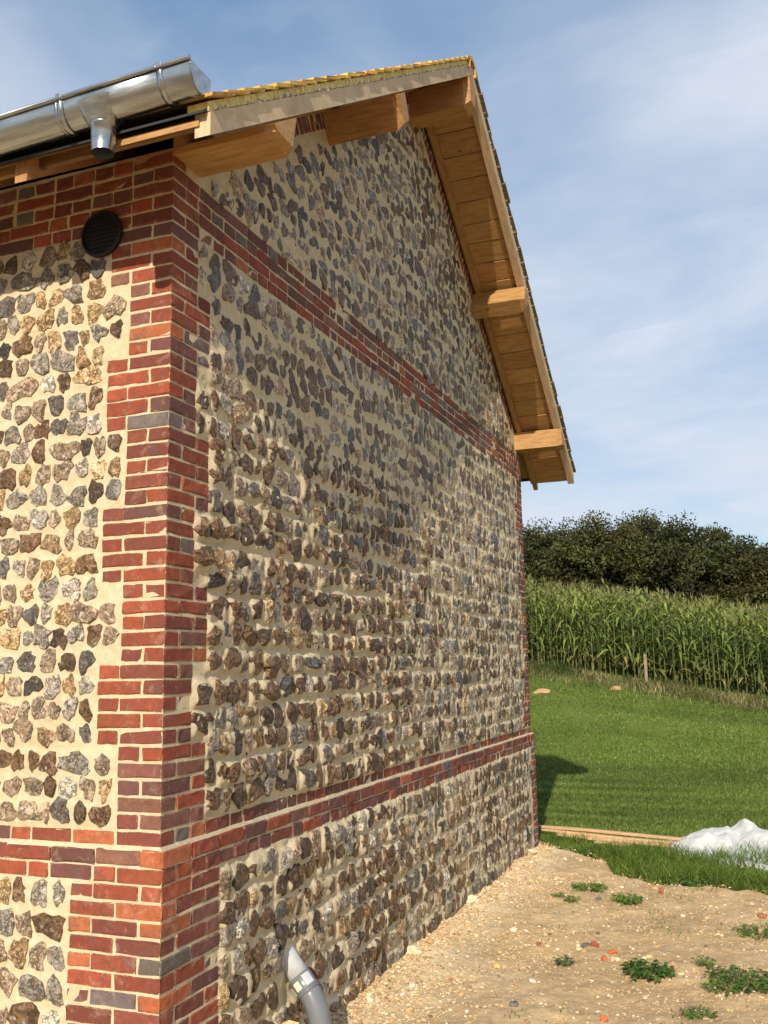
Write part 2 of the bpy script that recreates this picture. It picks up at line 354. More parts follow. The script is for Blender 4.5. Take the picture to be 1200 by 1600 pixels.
def build_soil():
    X = np.concatenate([np.arange(-3.5, -0.1, 0.1), np.arange(-0.1, 3.6, 0.021), np.arange(3.6, 7, 0.1)]); Y = np.concatenate([np.arange(-5, 0.6, 0.1), np.arange(0.6, 8.2, 0.024)])
    GX, GY = np.meshgrid(X, Y, indexing='ij'); Z = soil_z(GX, GY)
    Z -= 0.12*sstep(-0.15, 0.30, GY-grass_edge(GX)-0.08*snoise(GX*6, GY*6, 8))
    nx, ny = len(X), len(Y); V = np.stack([GX, GY, Z], -1).reshape(-1, 3)
    i, j = np.meshgrid(np.arange(nx-1), np.arange(ny-1), indexing='ij'); a = (i*ny+j).ravel()
    keep = ~((GX[:-1, :-1] < -0.35) & (GY[:-1, :-1] > 0.35) & (GY[:-1, :-1] < 7.2)).ravel()
    F = np.stack([a, a+ny, a+ny+1, a+1], 1)[keep]
    c = np.zeros((len(V), 3)); lime = np.exp(-(np.maximum(GX-0.05, 0)/0.34)**2)*0.95+0.45*sstep(0.0, 0.5, snoise(GX*1.1+4, GY*0.8, 31, 3))*np.exp(-GX/2)
    c[:, 0] = np.clip(lime, 0, 1).ravel()
    obj('soil', mesh('soil', V, F, MT['soil'], c, smooth=True), kind='structure')
build_soil()

# ------------------------------------------------------------------ house
house = obj('flint_house', None, label='flint and brick gabled house with timber eaves, filling the left side', cat='house'); house.location = (0, 0, 0)
SL, ZB = 0.685, 7.28
AL = math.atan(SL); CA, SA = math.cos(AL), math.sin(AL)
def B(y): return ZB-SL*np.abs(np.asarray(y, float)-W/2)
def facepx(P):
    d = np.asarray(P)-CAM; w = d@_f
    return 600+FPX*(d@_r2)/w, 800-FPX*(d@_u2)/w, w
BR = [((0.33, 0.078, 0.036), 4.5), ((0.26, 0.064, 0.036), 4.5), ((0.20, 0.060, 0.040), 4), ((0.43, 0.135, 0.05), 1.2), ((0.145, 0.064, 0.056), 2.8), ((0.155, 0.138, 0.128), 1.3), ((0.23, 0.105, 0.075), 2)]
BRP = np.array([w for c, w in BR]); BRP = BRP/BRP.sum(); BRC = np.array([c for c, w in BR])*np.array([0.98, 0.95, 0.92])
# gable weighted to darker bricks: mostly that wall's shade painted in, partly age
BRG = BRP*np.array([0.55, 0.9, 1.3, 0.6, 1.9, 1.5, 0.9]); BRG = BRG/BRG.sum()
def brick_col(gable=False):
    return BRC[rng.choice(len(BRC), p=BRG if gable else BRP)]*rng.uniform(0.82, 1.15)*(1+rng.normal(0, 0.03, 3))
bricks_front, bricks_gable = [], []           # (V,F,col,edge,score)
def brick_box(x0, x1, y0, y1, z0, z1, gable, lst, both=False):
    b = 0.009
    j = lambda s=0.0026: rng.normal(0, s)
    x0 += j(); x1 += j(0.0012) if both or gable else j(); y0 += j(0.0012) if both or not gable else j(); y1 += j(); z0 += j(0.0015); z1 += j(0.0015)
    mk = lambda a, c, n: np.concatenate([[a], np.linspace(a+b, c-b, n), [c]])
    if both: X = mk(x0, x1, 3 if x1-x0 > 0.18 else 2); Y = mk(y0, y1, 3 if y1-y0 > 0.18 else 2)
    elif gable: X = np.array([x0, x1-b, x1]); Y = mk(y0, y1, 4 if y1-y0 > 0.18 else 3)
    else: Y = np.array([y0, y0+b, y1]); X = mk(x0, x1, 4 if x1-x0 > 0.18 else 3)
    V, F, e = boxgrid(X, Y, mk(z0, z1, 2), 0.22)
    V = V+rng.normal(0, 0.0017, V.shape)
    c = V.mean(0); pt = np.array([x1, c[1], c[2]]) if gable else np.array([c[0], y0, c[2]])
    u, v, w = facepx(pt); inside = (-60 < u < 1260 and -60 < v < 1660 and w > 0)
    nrm = np.array([1, 0, 0]) if gable else np.array([0, -1, 0])
    d = CAM-pt; sc_ = max(0, d@nrm)/np.linalg.norm(d)**3*((y1-y0) if gable else (x1-x0))*(z1-z0)
    lst.append((V, F, brick_col(gable), e, sc_ if inside else 0.0))
S_, H_ = 0.25, 0.125
wide_left = set(list(range(6, 11))+list(range(16, 21))+list(range(26, 31))+list(range(36, 40)))
FULL_F = {0, -1, -2, 40, 41, 42, 43, 44}; FULL_G = {0, -1, -2, 40, 41, 42, 43}
def run(length, kind):                         # brick lengths filling a run
    out = []; s = 0
    while s < length-0.04:
        if kind == 'H': l = H_ if rng.random() > 0.06 else S_
        elif kind == 'S': l = S_ if rng.random() > 0.14 else H_
        else: l = S_ if rng.random() > 0.5 else H_
        l *= rng.uniform(0.95, 1.06)
        if s+l > length-0.05: l = length-s
        out.append((s, l)); s += l
    return out
def build_bricks():
    for i in range(-18, 45):
        z0 = ZP+i*PC+JT/2; z1 = z0+PC-JT; off = Q if i <= -1 else 0.0
        if i == -1: off = Q+0.006
        A = (i % 2 == 0)
        # corner brick, one piece showing on both faces
        if A: brick_box(off-(S_-JT), off, -off, -off+H_-JT, z0, z1, False, bricks_front, True)
        else: brick_box(off-(H_-JT), off, -off, -off+S_-JT, z0, z1, False, bricks_front, True)
        f0 = -off+0 if False else 0
        fs, gs = (S_, H_) if A else (H_, S_)
        pr = 0.05
        def F_(a, l): brick_box(off-a-l+JT, off-a, -off+rng.normal(0, 0.0015), -off+pr, z0, z1, False, bricks_front)
        def G_(a, l): brick_box(off-pr, off+rng.normal(0, 0.0015), -off+a, -off+a+l-JT, z0, z1, True, bricks_gable)
        kindF = {44: 'H', 43: 'S', 42: 'H', 41: 'M', 40: 'H', 0: 'M', -1: 'S', -2: 'M'}
        kindG = {43: 'S', 42: 'H', 41: 'S', 40: 'H', 0: 'H', -1: 'S', -2: 'H'}
        if i in FULL_F:
            for a, l in run(2.6-fs, kindF[i]): F_(fs+a, l)
        elif i <= -3:
            for a, l in ([(fs, S_)] if A else [(fs, S_), (fs+S_, H_)]): F_(a, l)
        elif i in wide_left: F_(fs, H_ if A else S_)
        elif not A: F_(fs, H_)
        # far corner and the runs on the gable
        L = W+2*off
        fl = gs
        brick_box(off-0.11, off, W+off-(fl-JT), W+off, z0, z1, True, bricks_gable)
        def end_side(lst):                     # bricks behind the far corner brick, measured from the far end
            for a, l in lst: brick_box(off-pr, off, W+off-a-l+JT, W+off-a, z0, z1, True, bricks_gable)
        if i in FULL_G:
            for a, l in run(L-gs-fl-0.002, kindG[i]): G_(gs+a, l)
        elif i <= -3:
            q = [(gs, S_), (gs+S_, H_)] if A else [(gs, S_)]
            for a, l in q: G_(a, l)
            end_side(q if False else ([(fl, H_)] if A else []))
        elif i == 44: pass
        elif i in wide_left:
            if A: G_(gs, H_); end_side([(fl, H_)])
        else:
            q = [(gs, S_ if A else H_)]
            for a, l in q: G_(a, l)
            end_side([(fl, S_ if A else H_)] if i % 10 in (1, 2, 3, 4, 5) else [])
    # bricks on edge along the sloping verge
    for side in (0, 1):
        s = 0.34/CA
        while s < (W/2)/CA-0.05:
            th = PC*rng.uniform(0.94, 1.06); hgt = 0.118
            V, F, e = boxgrid([-0.05, -0.009, 0.0], [0, 0.008, th-JT-0.008, th-JT], [-hgt, -hgt+0.009, -0.009, 0.03], 0.4)
            V = V+rng.normal(0, 0.0012, V.shape); V[:, 0] += rng.normal(0, 0.0015)
            y = (s+V[:, 1])*CA-V[:, 2]*SA; z = ZB-SL*W/2+(s+V[:, 1])*SA+V[:, 2]*CA
            if side: y = W-y; F = [f[::-1] for f in F]
            P = np.column_stack([V[:, 0], y, z]); c = P.mean(0); u, v, w = facepx(c)
            hid = (512 < u < 560 and v < 230) or False
            bricks_gable.append((P, F, brick_col(True), e, 0 if hid else 2e-5/(1+c[1])))
            s += th
build_bricks()

# ---- flints: one faceted stone each
FL = [((0.150, 0.080, 0.030), 4.2), ((0.085, 0.050, 0.025), 3.2), ((0.130, 0.120, 0.108), 3.0), ((0.26, 0.232, 0.195), 2.8), ((0.30, 0.22, 0.145), 2.4), ((0.050, 0.042, 0.034), 1.2), ((0.38, 0.25, 0.11), 1.2), ((0.44, 0.41, 0.35), 0.9)]
FLC = np.array([c for c, w in FL])*np.array([1.12, 1.07, 1.0]); FLW = np.array([w for c, w in FL])
def flint(w, h, p, rot, kind, sq=3.2, smear=0.5):
    """returns (u,v,height) verts, tris, colour, edgeflag for a stone w x h standing p proud"""
    n = 13
    sq = rng.uniform(2.0, 4.5); th = np.linspace(0, 2*math.pi, n, endpoint=False)+rng.uniform(-0.18, 0.18, n)
    r = (np.abs(np.cos(th))**sq+np.abs(np.sin(th))**sq)**(-1/sq)*(1+rng.normal(0, 0.115, n)+0.16*np.cos(2*th+rng.uniform(0, 6))*rng.random()+0.12*np.cos(3*th+rng.uniform(0, 6)))
    ox, oy = np.cos(th)*r, np.sin(th)*r
    K = rng.integers(3, 6); pl = [(rng.uniform(0.75, 1.15), *(rng.normal(0, 0.62, 2))) for _ in range(K)]
    def hf(a, b):
        H = np.min([q0-q1*a-q2*b for q0, q1, q2 in pl], axis=0)
        return np.clip(H, 0.12, 1.15)
    rings = [(1.08, None), (1.0, 0.50), (0.84, 0.86), (0.46, 1.0)]
    V = []; E = []
    for k, (s, g) in enumerate(rings):
        a = ox*s*(1+rng.normal(0, 0.03, n)); b = oy*s*(1+rng.normal(0, 0.03, n))
        if k == 3: a += rng.normal(0, 0.10, n); b += rng.normal(0, 0.10, n)
        H = np.full(n, -0.022) if g is None else np.maximum(p*hf(a, b)*g*(1+rng.normal(0, 0.07, n)), p*(0.50+0.06*k))+0.0015
        V.append(np.column_stack([a*w/2, b*h/2, H])); E.append(np.full(n, [1.0, 0.52*smear*2, 0.0, 0.0][k]))
    a, b = rng.normal(0, 0.12, 2); V.append(np.array([[a*w/2, b*h/2, p*float(hf(a, b))]])); E.append(np.zeros(1))
    V = np.concatenate(V); F = []
    for k in range(3):
        for q in range(n):
            a, b = k*n+q, k*n+(q+1) % n
            if rng.random() < 0.5: F += [(a, b, b+n), (a, b+n, a+n)]
            else: F += [(a, b, a+n), (b, b+n, a+n)]
    for q in range(n): F.append((3*n+q, 3*n+(q+1) % n, 4*n))
    c_, s_ = math.cos(rot), math.sin(rot)
    V[:, :2] = np.column_stack([V[:, 0]*c_-V[:, 1]*s_, V[:, 0]*s_+V[:, 1]*c_])
    col = FLC[kind]*rng.uniform(0.75, 1.2)*(1+rng.normal(0, 0.015, 3))
    return V, F, col, np.concatenate(E)
stones_g, stones_f = [], []                    # layout: (u, v, w, h, p, rot, kind)
def tint(u, v, front):
    if front: w = FLW*np.array([1.0, 0.3, 0.4, 1.6, 2.4, 0.1, 2.6, 1.5])
    else:
        g = 1/(1+math.exp(-(u-3.4+1.2*snoise(np.array(u*0.4), np.array(v*0.5), 77, 2))*1.4)); up = 1/(1+math.exp(-(v-3.9)*2.2)); gg = max(g*0.75, up*0.8)
        w = FLW*np.array([2.0-1.0*gg, 1.4-0.8*gg, 0.35+1.0*gg, 0.6+1.1*gg, 1.2+0.4*gg, 0.6+0.2*gg, 1.5, 0.6+0.6*gg])
    w = w/w.sum(); return int(rng.choice(len(FLW), p=w))
def qend(z):                                   # where the near quoin ends on the gable at height z
    i = math.floor((z-ZP)/PC)
    if i <= -3: return 0.50-Q
    if i >= 44: return 0.0
    return 0.25 if (i in wide_left) else 0.375
def qend_f(z):
    i = math.floor((z-ZP)/PC)
    if i <= -3: return 0.50-Q
    return 0.375 if (i in wide_left) else 0.25
def layout_gable():
    def coursed(z_lo, z_hi, n, jit, wmin, wmax, rough=0.0):
        ph = (z_hi-z_lo)/n
        for r in range(n):
            zc = z_lo+(r+0.5)*ph; u = max(qend(zc-0.045), qend(zc+0.045))-0.010
            uend = W-(0.42 if int((zc-ZP)/PC) % 10 in (1, 2, 3, 4, 5) else 0.28)+ (0.02 if zc > ZP else 0.0)
            ph0 = rng.uniform(0, 9)
            while u < uend:
                w = rng.uniform(wmin, wmax)*(1.0 if rng.random() > 0.10 else 1.55); gap = rng.uniform(0.009, 0.034)
                if u+w > uend+0.03: break
                zz = zc+0.014*math.sin(u*1.7+ph0)+rng.normal(0, jit)
                h = ph*rng.uniform(0.62, 0.93)
                uc = u+w/2
                near = 1-float(sstep(2.6, 4.4, uc)); lowf = 1-float(sstep(2.9, 3.9, zz))
                pmean = 0.013+0.009*lowf+0.018*near*lowf
                p = pmean*rng.uniform(0.6, 1.4)
                stones_g.append((uc, zz, w, h, p, rng.normal(0, 0.10+rough), tint(uc, zz, False)))
                u += w+gap
    coursed(-0.08, ZP-2*PC-0.005, 9, 0.007, 0.060, 0.150)
    coursed(ZP+PC+0.006, 3.41, 15, 0.008, 0.060, 0.15)
    coursed(3.41, ZP+40*PC-0.004, 7, 0.018, 0.060, 0.15, 0.20)
    # the gable triangle, less regular
    z = ZP+44*PC+0.055
    while z < ZB-0.2:
        half = (ZB-0.175/CA-0.03-z)/SL; lo = max(W/2-half+0.03, 0.0); hi = W/2+half-0.03
        lo = max(lo, 0.30 if z < 4.75 else 0); u = lo+rng.uniform(0, 0.05)
        while u < hi-0.04:
            w = rng.uniform(0.060, 0.155); h = rng.uniform(0.068, 0.125); zz = z+rng.normal(0, 0.021)
            zz = min(zz, B(u+w/2)-0.165/CA-h*0.5)
            stones_g.append((u+w/2, zz, w, h, 0.016*rng.uniform(0.6, 1.5), rng.normal(0, 0.25), tint(u, zz, False)))
            u += w+rng.uniform(0.008, 0.034)
        z += 0.119
def layout_front():
    def rows(z_lo, z_hi, n):
        ph = (z_hi-z_lo)/n
        for r in range(n):
            zc = z_lo+(r+0.5)*ph; u = max(qend_f(zc-0.05), qend_f(zc+0.05))+rng.uniform(0.012, 0.03)
            while u < 2.6:
                w = rng.uniform(0.058, 0.118)*(1.0 if rng.random() > 0.13 else 1.6); h = ph*rng.uniform(0.70, 0.96)
                uc = -(u+w/2); zz = zc+rng.normal(0, 0.007)
                if (uc+0.415)**2+(zz-4.305)**2 > 0.15**2:
                    stones_f.append((uc, zz, w, h, 0.020*rng.uniform(0.6, 1.5), rng.normal(0, 0.13), tint(uc, zz, True)))
                u += w+rng.uniform(0.009, 0.027)
    rows(-0.08, ZP-2*PC, 9); rows(ZP+PC+0.008, ZP+40*PC-0.004, 25)
layout_gable(); layout_front()
stones_g[:] = [q for q in stones_g if not (abs(q[0]-1.21) < 0.085+q[2]*0.3 and 0.33 < q[1] < 0.66)]   # bedding of the drain pipe

def mortar_field(U, V_, stones, base, gain):
    """height of the mortar bed over the wall plane: base plus mounds drawn up round every stone"""
    H = np.zeros_like(U); us = U[:, 0]
    for (uc, vc, w, h, p, rot, k) in stones:
        m = 0.05; i0, i1 = np.searchsorted(us, [uc-w/2-m, uc+w/2+m])
        if i1 <= i0: continue
        vs_ = V_[i0:i1]; uu = U[i0:i1]
        col = vs_[0]; j0, j1 = np.searchsorted(col, [vc-h/2-0.16, vc+h/2+0.16])
        if j1 <= j0: continue
        du = np.maximum(np.abs(uu[:, j0:j1]-uc)-w/2*0.80, 0)/0.042; dv = np.maximum(np.abs(vs_[:, j0:j1]-vc)-h/2*0.80, 0)/0.032
        d = np.sqrt(du*du+dv*dv); g = p*gain*(1-sstep(0.0, 1.0, d))
        H[i0:i1, j0:j1] = np.maximum(H[i0:i1, j0:j1], g)
    return H+base
def grid_mesh(name, U, V_, H, tofn, parent, cell=None):
    nu, nv = U.shape; P = tofn(U.ravel(), V_.ravel(), H.ravel())
    i, j = np.meshgrid(np.arange(nu-1), np.arange(nv-1), indexing='ij'); a = (i*nv+j).ravel()
    F = np.stack([a, a+nv, a+nv+1, a+1], 1)
    return obj(name, mesh(name, P, F, MT['mortar'], smooth=True), parent)
def plinth(z): return Q*(1-sstep(ZP-0.001, ZP+0.011, z))
def joint_base(z, u, front):
    """plinth step and joint depth"""
    step = plinth(z)
    i = np.floor((z-ZP)/PC)
    return step-0.0035
toG = lambda u, v, h: np.column_stack([h, u, v]); toF = lambda u, v, h: np.column_stack([u, -h, v])
def build_walls():
    us = np.concatenate([np.linspace(-Q+0.0034, 3.0, 210), np.linspace(3.0, W+Q-0.0034, 210)[1:]])
    top = B(us)+0.02; zf0 = 4.60
    lowz = np.unique(np.concatenate([np.linspace(-0.3, zf0, 300), [ZP-0.002, ZP+0.012]])); t = np.linspace(0, 1, 120)[1:]
    Z = np.concatenate([np.repeat(lowz[None], len(us), 0), zf0+t[None]*(top[:, None]-zf0)], 1); U = np.repeat(us[:, None], Z.shape[1], 1)
    # row heights differ per column (they fan up to the roof slope), so mounds are added column block by column block
    Hh = np.zeros_like(U)
    for (uc, vc, w, h, p, rot, k) in stones_g:
        i0, i1 = np.searchsorted(us, [uc-w/2-0.05, uc+w/2+0.05])
        if i1 <= i0: continue
        zz_ = Z[i0:i1]; j0 = int(np.argmax((zz_ > vc-h/2-0.05).any(0))); j1 = Z.shape[1]-int(np.argmax((zz_ < vc+h/2+0.05).any(0)[::-1]))
        du = np.maximum(np.abs(U[i0:i1, j0:j1]-uc)-w*0.40, 0)/0.044; dv = np.maximum(np.abs(Z[i0:i1, j0:j1]-vc)-h*0.40, 0)/0.036
        g = p*0.55*(1-sstep(0.0, 1.0, np.sqrt(du*du+dv*dv))); Hh[i0:i1, j0:j1] = np.maximum(Hh[i0:i1, j0:j1], g)
    inbrick = np.zeros_like(U, bool)
    i = np.floor((Z-ZP)/PC)
    for r in FULL_G: inbrick |= (i == r)
    qe = np.where(i <= -3, 0.50-Q, np.where(np.isin(i, list(wide_left)), 0.25, 0.375)); qe = np.where(i >= 44, 0.13, qe)
    inbrick |= (U < qe-0.004) | (U > W-0.13)
    rough = 0.008*snoise(U*10, Z*10, 41, 3)+0.007*snoise(U*24, Z*24, 42, 2)
    Hh = np.where(inbrick, -0.001, Hh+rough*(0.5+0.9*(Z < 3.6)))+joint_base(Z, U, False)+np.where(inbrick, 0.0, 0.0025*snoise(U*14, Z*14, 43, 2))
    stp = plinth(Z); U = np.clip(U, -stp+0.0035, W+stp-0.0035)
    gw = grid_mesh('gable_wall', U, Z, Hh, toG, house)
    uf = np.concatenate([np.linspace(-2.6, -1.1, 60), np.linspace(-1.1, Q-0.0034, 75)[1:]]); zf = np.linspace(-0.3, 4.70, 300)
    U, Z = np.meshgrid(uf, zf, indexing='ij')
    Hf = mortar_field(U, Z, stones_f, 0.0, 0.35)+0.004*snoise(U*9, Z*9, 44, 3)+0.002*snoise(U*30, Z*30, 45, 2)
    i = np.floor((Z-ZP)/PC); ib = np.isin(i, list(FULL_F)); qf = np.where(i <= -3, 0.50-Q, np.where(np.isin(i, list(wide_left)), 0.375, 0.25)); ib |= (-U < qf-0.004)
    Hf = np.where(ib, -0.001, Hf)+joint_base(Z, U, True)
    U = np.minimum(U, plinth(Z)-0.0035)
    fw = grid_mesh('front_wall', U, Z, Hf, toF, house)
    # plain remainder of the house body, out of the picture
    V, F = [], []
    def quad(*p): n = len(V); V.extend(p); F.append((n, n+1, n+2, n+3))
    quad((-11, 0.0, -.3), (-2.59, 0.0, -.3), (-2.59, 0.0, 4.7), (-11, 0.0, 4.7))
    obj('rear_front_wall', mesh('render_wall', np.array(V), F, MT['render']), house).name = 'plain_front_wall'
    V.clear(); F.clear()
    quad((-0.012, W-.012, -.3), (-11, W-.012, -.3), (-11, W-.012, 4.7), (-0.012, W-.012, 4.7))
    obj('back_wall', mesh('back_wall', np.array(V), F, MT['render']), house)
    V = np.array([(-11, W, -.3), (-11, 0, -.3), (-11, 0, 4.7), (-11, W/2, ZB), (-11, W, 4.7)])
    obj('end_wall', mesh('end_wall', V, [(0, 1, 2, 3, 4)], MT['render']), house)
    return gw, fw
gable, front = build_walls()

def place_pieces(lst, parent, name, restname, mat, limit, smooth=False):
    order = sorted(range(len(lst)), key=lambda k: -lst[k][4]); acc = Acc(); left = 0
    for r, k in enumerate(order):
        V, F, c, e, s = lst[k]
        if r < limit and s > 0:
            o = V.mean(0)
            obj(name, mesh(name, V-o, F, mat, c, e, smooth), parent, loc=o)
        else: acc.add(V, F, c, e); left += 1
    if left: obj(restname, acc.mesh(restname, mat, smooth), parent, kind='stuff')
def stone_pieces(stones, to, nrm, front_):
    out = []
    for (u, v, w, h, p, rot, k) in stones:
        base = float(joint_base(np.array(v), u, front_))
        V, F, c, e = flint(w, h, p, rot, k, smear=0.55 if front_ else 0.45)
        P = to(V[:, 0]+u, V[:, 1]+v, V[:, 2]+base); pt = P.mean(0); d = CAM-pt; uu, vv, ww = facepx(pt)
        s = max(0, d@nrm)/np.linalg.norm(d)**3*w*h if (-40 < uu < 1240 and -40 < vv < 1640 and ww > 0) else 0.0
        out.append((P, F, c, e, s))
    return out
place_pieces(bricks_front, front, 'brick', 'brick_remainder', MT['brick'], 300)
place_pieces(bricks_gable, gable, 'brick', 'brick_courses', MT['brick'], 300)
place_pieces(stone_pieces(stones_f, toF, np.array([0, -1.0, 0]), True), front, 'flint', 'flint_remainder', MT['flint'], 300)
place_pieces(stone_pieces(stones_g, toG, np.array([1.0, 0, 0]), False), gable, 'flint', 'flint_facing', MT['flint'], 300)

# ---- roof
WOODC = lambda s=0.10: np.array([1.0, 1.0, 1.0])*rng.uniform(1-s, 1+s)*(1+rng.normal(0, 0.02, 3))
def slope_pt(x, y, dz, side):                 # point dz above the rafter underside plane
    y = np.asarray(y, float); z = ZB-SL*(W/2-y)+dz
    return np.column_stack([np.broadcast_to(x, y.shape), y if side == 0 else W-y, z])
EV = -0.585
def slope_bar(x0, x1, y0, y1, d0, d1, side):   # bar running up the slope, plumb-cut ends
    V = np.concatenate([slope_pt(np.array([x0, x1, x1, x0]), np.full(4, y), np.array([d0, d0, d1, d1]), side) for y in (y0, y1)])
    F = [(0, 1, 2, 3), (7, 6, 5, 4), (0, 4, 5, 1), (1, 5, 6, 2), (2, 6, 7, 3), (3, 7, 4, 0)]
    if side == 0: F = [f[::-1] for f in F]
    return V, F
def roof():
    V = []; F = []
    for side in (0, 1):
        n = len(V); a = slope_pt(np.array([-11.0, 0.54, 0.54, -11.0]), np.array([EV, EV, W/2, W/2]), 0.112, side); b = a+np.array([0, 0, 0.012])
        V += list(a)+list(b); F += [tuple(n+k for k in f) for f in [(0, 1, 2, 3), (7, 6, 5, 4), (0, 4, 5, 1), (1, 5, 6, 2), (3, 7, 4, 0)]]
    r = obj('roof', mesh('roof', np.array(V), F, MT['dark']), house)
    for side in (0, 1):
        # verge and wall rafters, then rafters behind
        V, F = slope_bar(0.475, 0.552, EV+0.035, W/2, 0.0, 0.108, side); obj('barge_rafter', mesh('barge_rafter', V, F, MT['barge'], WOODC(0.05)), r)
        V, F = slope_bar(0.030, 0.085, EV if side else -0.05, W/2-0.1, -0.012, 0.05, side); obj('wall_rafter', mesh('wall_rafter', V, F, MT['wood_s'], WOODC(0.05)*0.95), r)
        for x in (-0.48, -1.05, -1.62, -2.2):
            V, F = slope_bar(x-0.035, x+0.035, EV+0.06, 0.3, 0.0, 0.10, side); obj('rafter', mesh('rafter', V, F, MT['wood_s'], WOODC()), r)
        # soffit boards across the overhang, each one a plank
        y = EV+0.02; k = 0
        while y < W/2-0.01:
            w = 0.193*rng.uniform(0.93, 1.07); y1 = min(y+w, W/2)
            V, F = slope_bar(0.0, 0.50, y+0.006, y1-0.006, 0.052+rng.normal(0, 0.003), 0.085, side)
            obj('soffit_board', mesh('soffit_board', V, F, MT['wood'], WOODC(0.13)*1.08), r); y = y1
        # eave boards under the long overhang
        y = EV+0.06
        for w in (0.16, 0.16, 0.20):
            V, F = slope_bar(-6, 0.0, y+0.002, y+w-0.002, 0.100, 0.11, side)
            obj('eave_board', mesh('eave_board', V, F, MT['wood'], WOODC(0.1)*0.8), r); y += w
        # verge filler strip under the tiles, with the crumbly bead of mortar along its foot
        V, F = slope_bar(0.44, 0.545, EV+0.03, W/2, 0.112, 0.158, side)
        obj('verge_strip', mesh('verge_strip', V, F, MT['tile'], np.array([0.66, 0.53, 0.20])), r)
        acc = Acc()
        for q in range(170):
            yy = rng.uniform(EV+0.05, W/2); s = rng.uniform(0.004, 0.011); P = slope_pt(np.array([0.549]), np.array([yy]), 0.112+rng.normal(0, 0.004), side)[0]
            o = rng.normal(0, 1, (6, 3))*0.25+np.array([[1, 0, 0], [-1, 0, 0], [0, 1.6, 0], [0, -1.6, 0], [0, 0, 1], [0, 0, -1]])
            acc.add(P+o*s, [(0, 2, 4), (2, 1, 4), (1, 3, 4), (3, 0, 4), (2, 0, 5), (1, 2, 5), (3, 1, 5), (0, 3, 5)], np.array([0.62, 0.58, 0.50])*rng.uniform(0.6, 1.1))
        obj('mortar_bead', acc.mesh('mortar_bead', MT['pebble']), r, kind='stuff')
        # tiles
        g = 0.149; k = 0; y = EV-0.005; rest = Acc()
        while y < W/2-0.03:
            def tile(x0, x1, c):
                L = 0.235*CA; t = 0.019; ys = np.array([y, y+L]); lift = np.array([0.176, 0.158])
                ys = np.minimum(ys, W/2)
                V = np.concatenate([slope_pt(np.array([x0, x1]), np.full(2, yy), d+dd, side) for yy, d in zip(ys, lift) for dd in (0.0, t)])
                V += rng.normal(0, 0.0015, V.shape)
                F = [(0, 1, 3, 2), (4, 6, 7, 5), (0, 4, 5, 1), (2, 3, 7, 6), (0, 2, 6, 4), (1, 5, 7, 3)]
                if side: F = [f[::-1] for f in F]
                return V, F, c
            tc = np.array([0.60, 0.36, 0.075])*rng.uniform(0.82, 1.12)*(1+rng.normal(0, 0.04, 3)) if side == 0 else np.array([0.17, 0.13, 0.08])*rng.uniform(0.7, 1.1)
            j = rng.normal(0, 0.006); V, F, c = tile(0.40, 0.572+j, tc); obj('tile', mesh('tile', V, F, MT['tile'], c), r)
            V, F, c = tile(-11, 0.395, np.array([0.42, 0.26, 0.09])*rng.uniform(0.9, 1.1)); rest.add(V, F, c)
            y += g
        obj('tile_field', rest.mesh('tile_field', MT['tile']), r, kind='stuff')
    # ridge tiles
    x = 0.575
    while x > -3.0:
        th = np.linspace(math.radians(-15), math.radians(195), 9); ro, ri = 0.105, 0.088
        P = []
        for xx in (x, x-0.40):
            for rr in (ro, ri): P.append(np.column_stack([np.full(9, xx), W/2+rr*np.cos(th), ZB+0.09+rr*np.sin(th)*0.95]))
        V = np.concatenate(P); F = []
        for k in range(8): F += [(k, k+1, 18+k+1, 18+k), (9+k+1, 9+k, 27+k, 27+k+1), (k+1, k, 9+k, 9+k+1), (18+k, 18+k+1, 27+k+1, 27+k)]
        V[:, 2] -= 0.045
        obj('ridge_tile', mesh('ridge_tile', V, F, MT['tile'], np.array([0.50, 0.30, 0.08])*rng.uniform(0.9, 1.1)), r); x -= 0.405
    # eave trim: fascia plank, batten, dark strip for the shadow gap
    V, F, e = box(-0.54, 0.474, -0.450, -0.422, 4.452, 4.535, 0.003); obj('fascia_board', mesh('fascia_board', V, F, MT['wood'], WOODC(0.03)*0.5), r)  # wood tone halved to paint in the shade on this plank
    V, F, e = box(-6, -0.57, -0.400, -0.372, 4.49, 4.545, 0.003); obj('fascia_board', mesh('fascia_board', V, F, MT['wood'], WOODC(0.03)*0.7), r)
    V, F, e = box(-6, 0.474, -0.466, -0.430, 4.538, 4.557, 0.002); obj('eave_batten', mesh('eave_batten', V, F, MT['wood'], np.array([1.0, 1.0, 0.95])), r)
    V, F, e = box(-6, 0.472, -0.545, -0.46, 4.50, 4.59, 0.002); obj('gap_shade_strip', mesh('gap_shade_strip', V, F, MT['dark']), r)  # black fill painting the shadow gap between gutter and fascia
    return r
roof_o = roof()
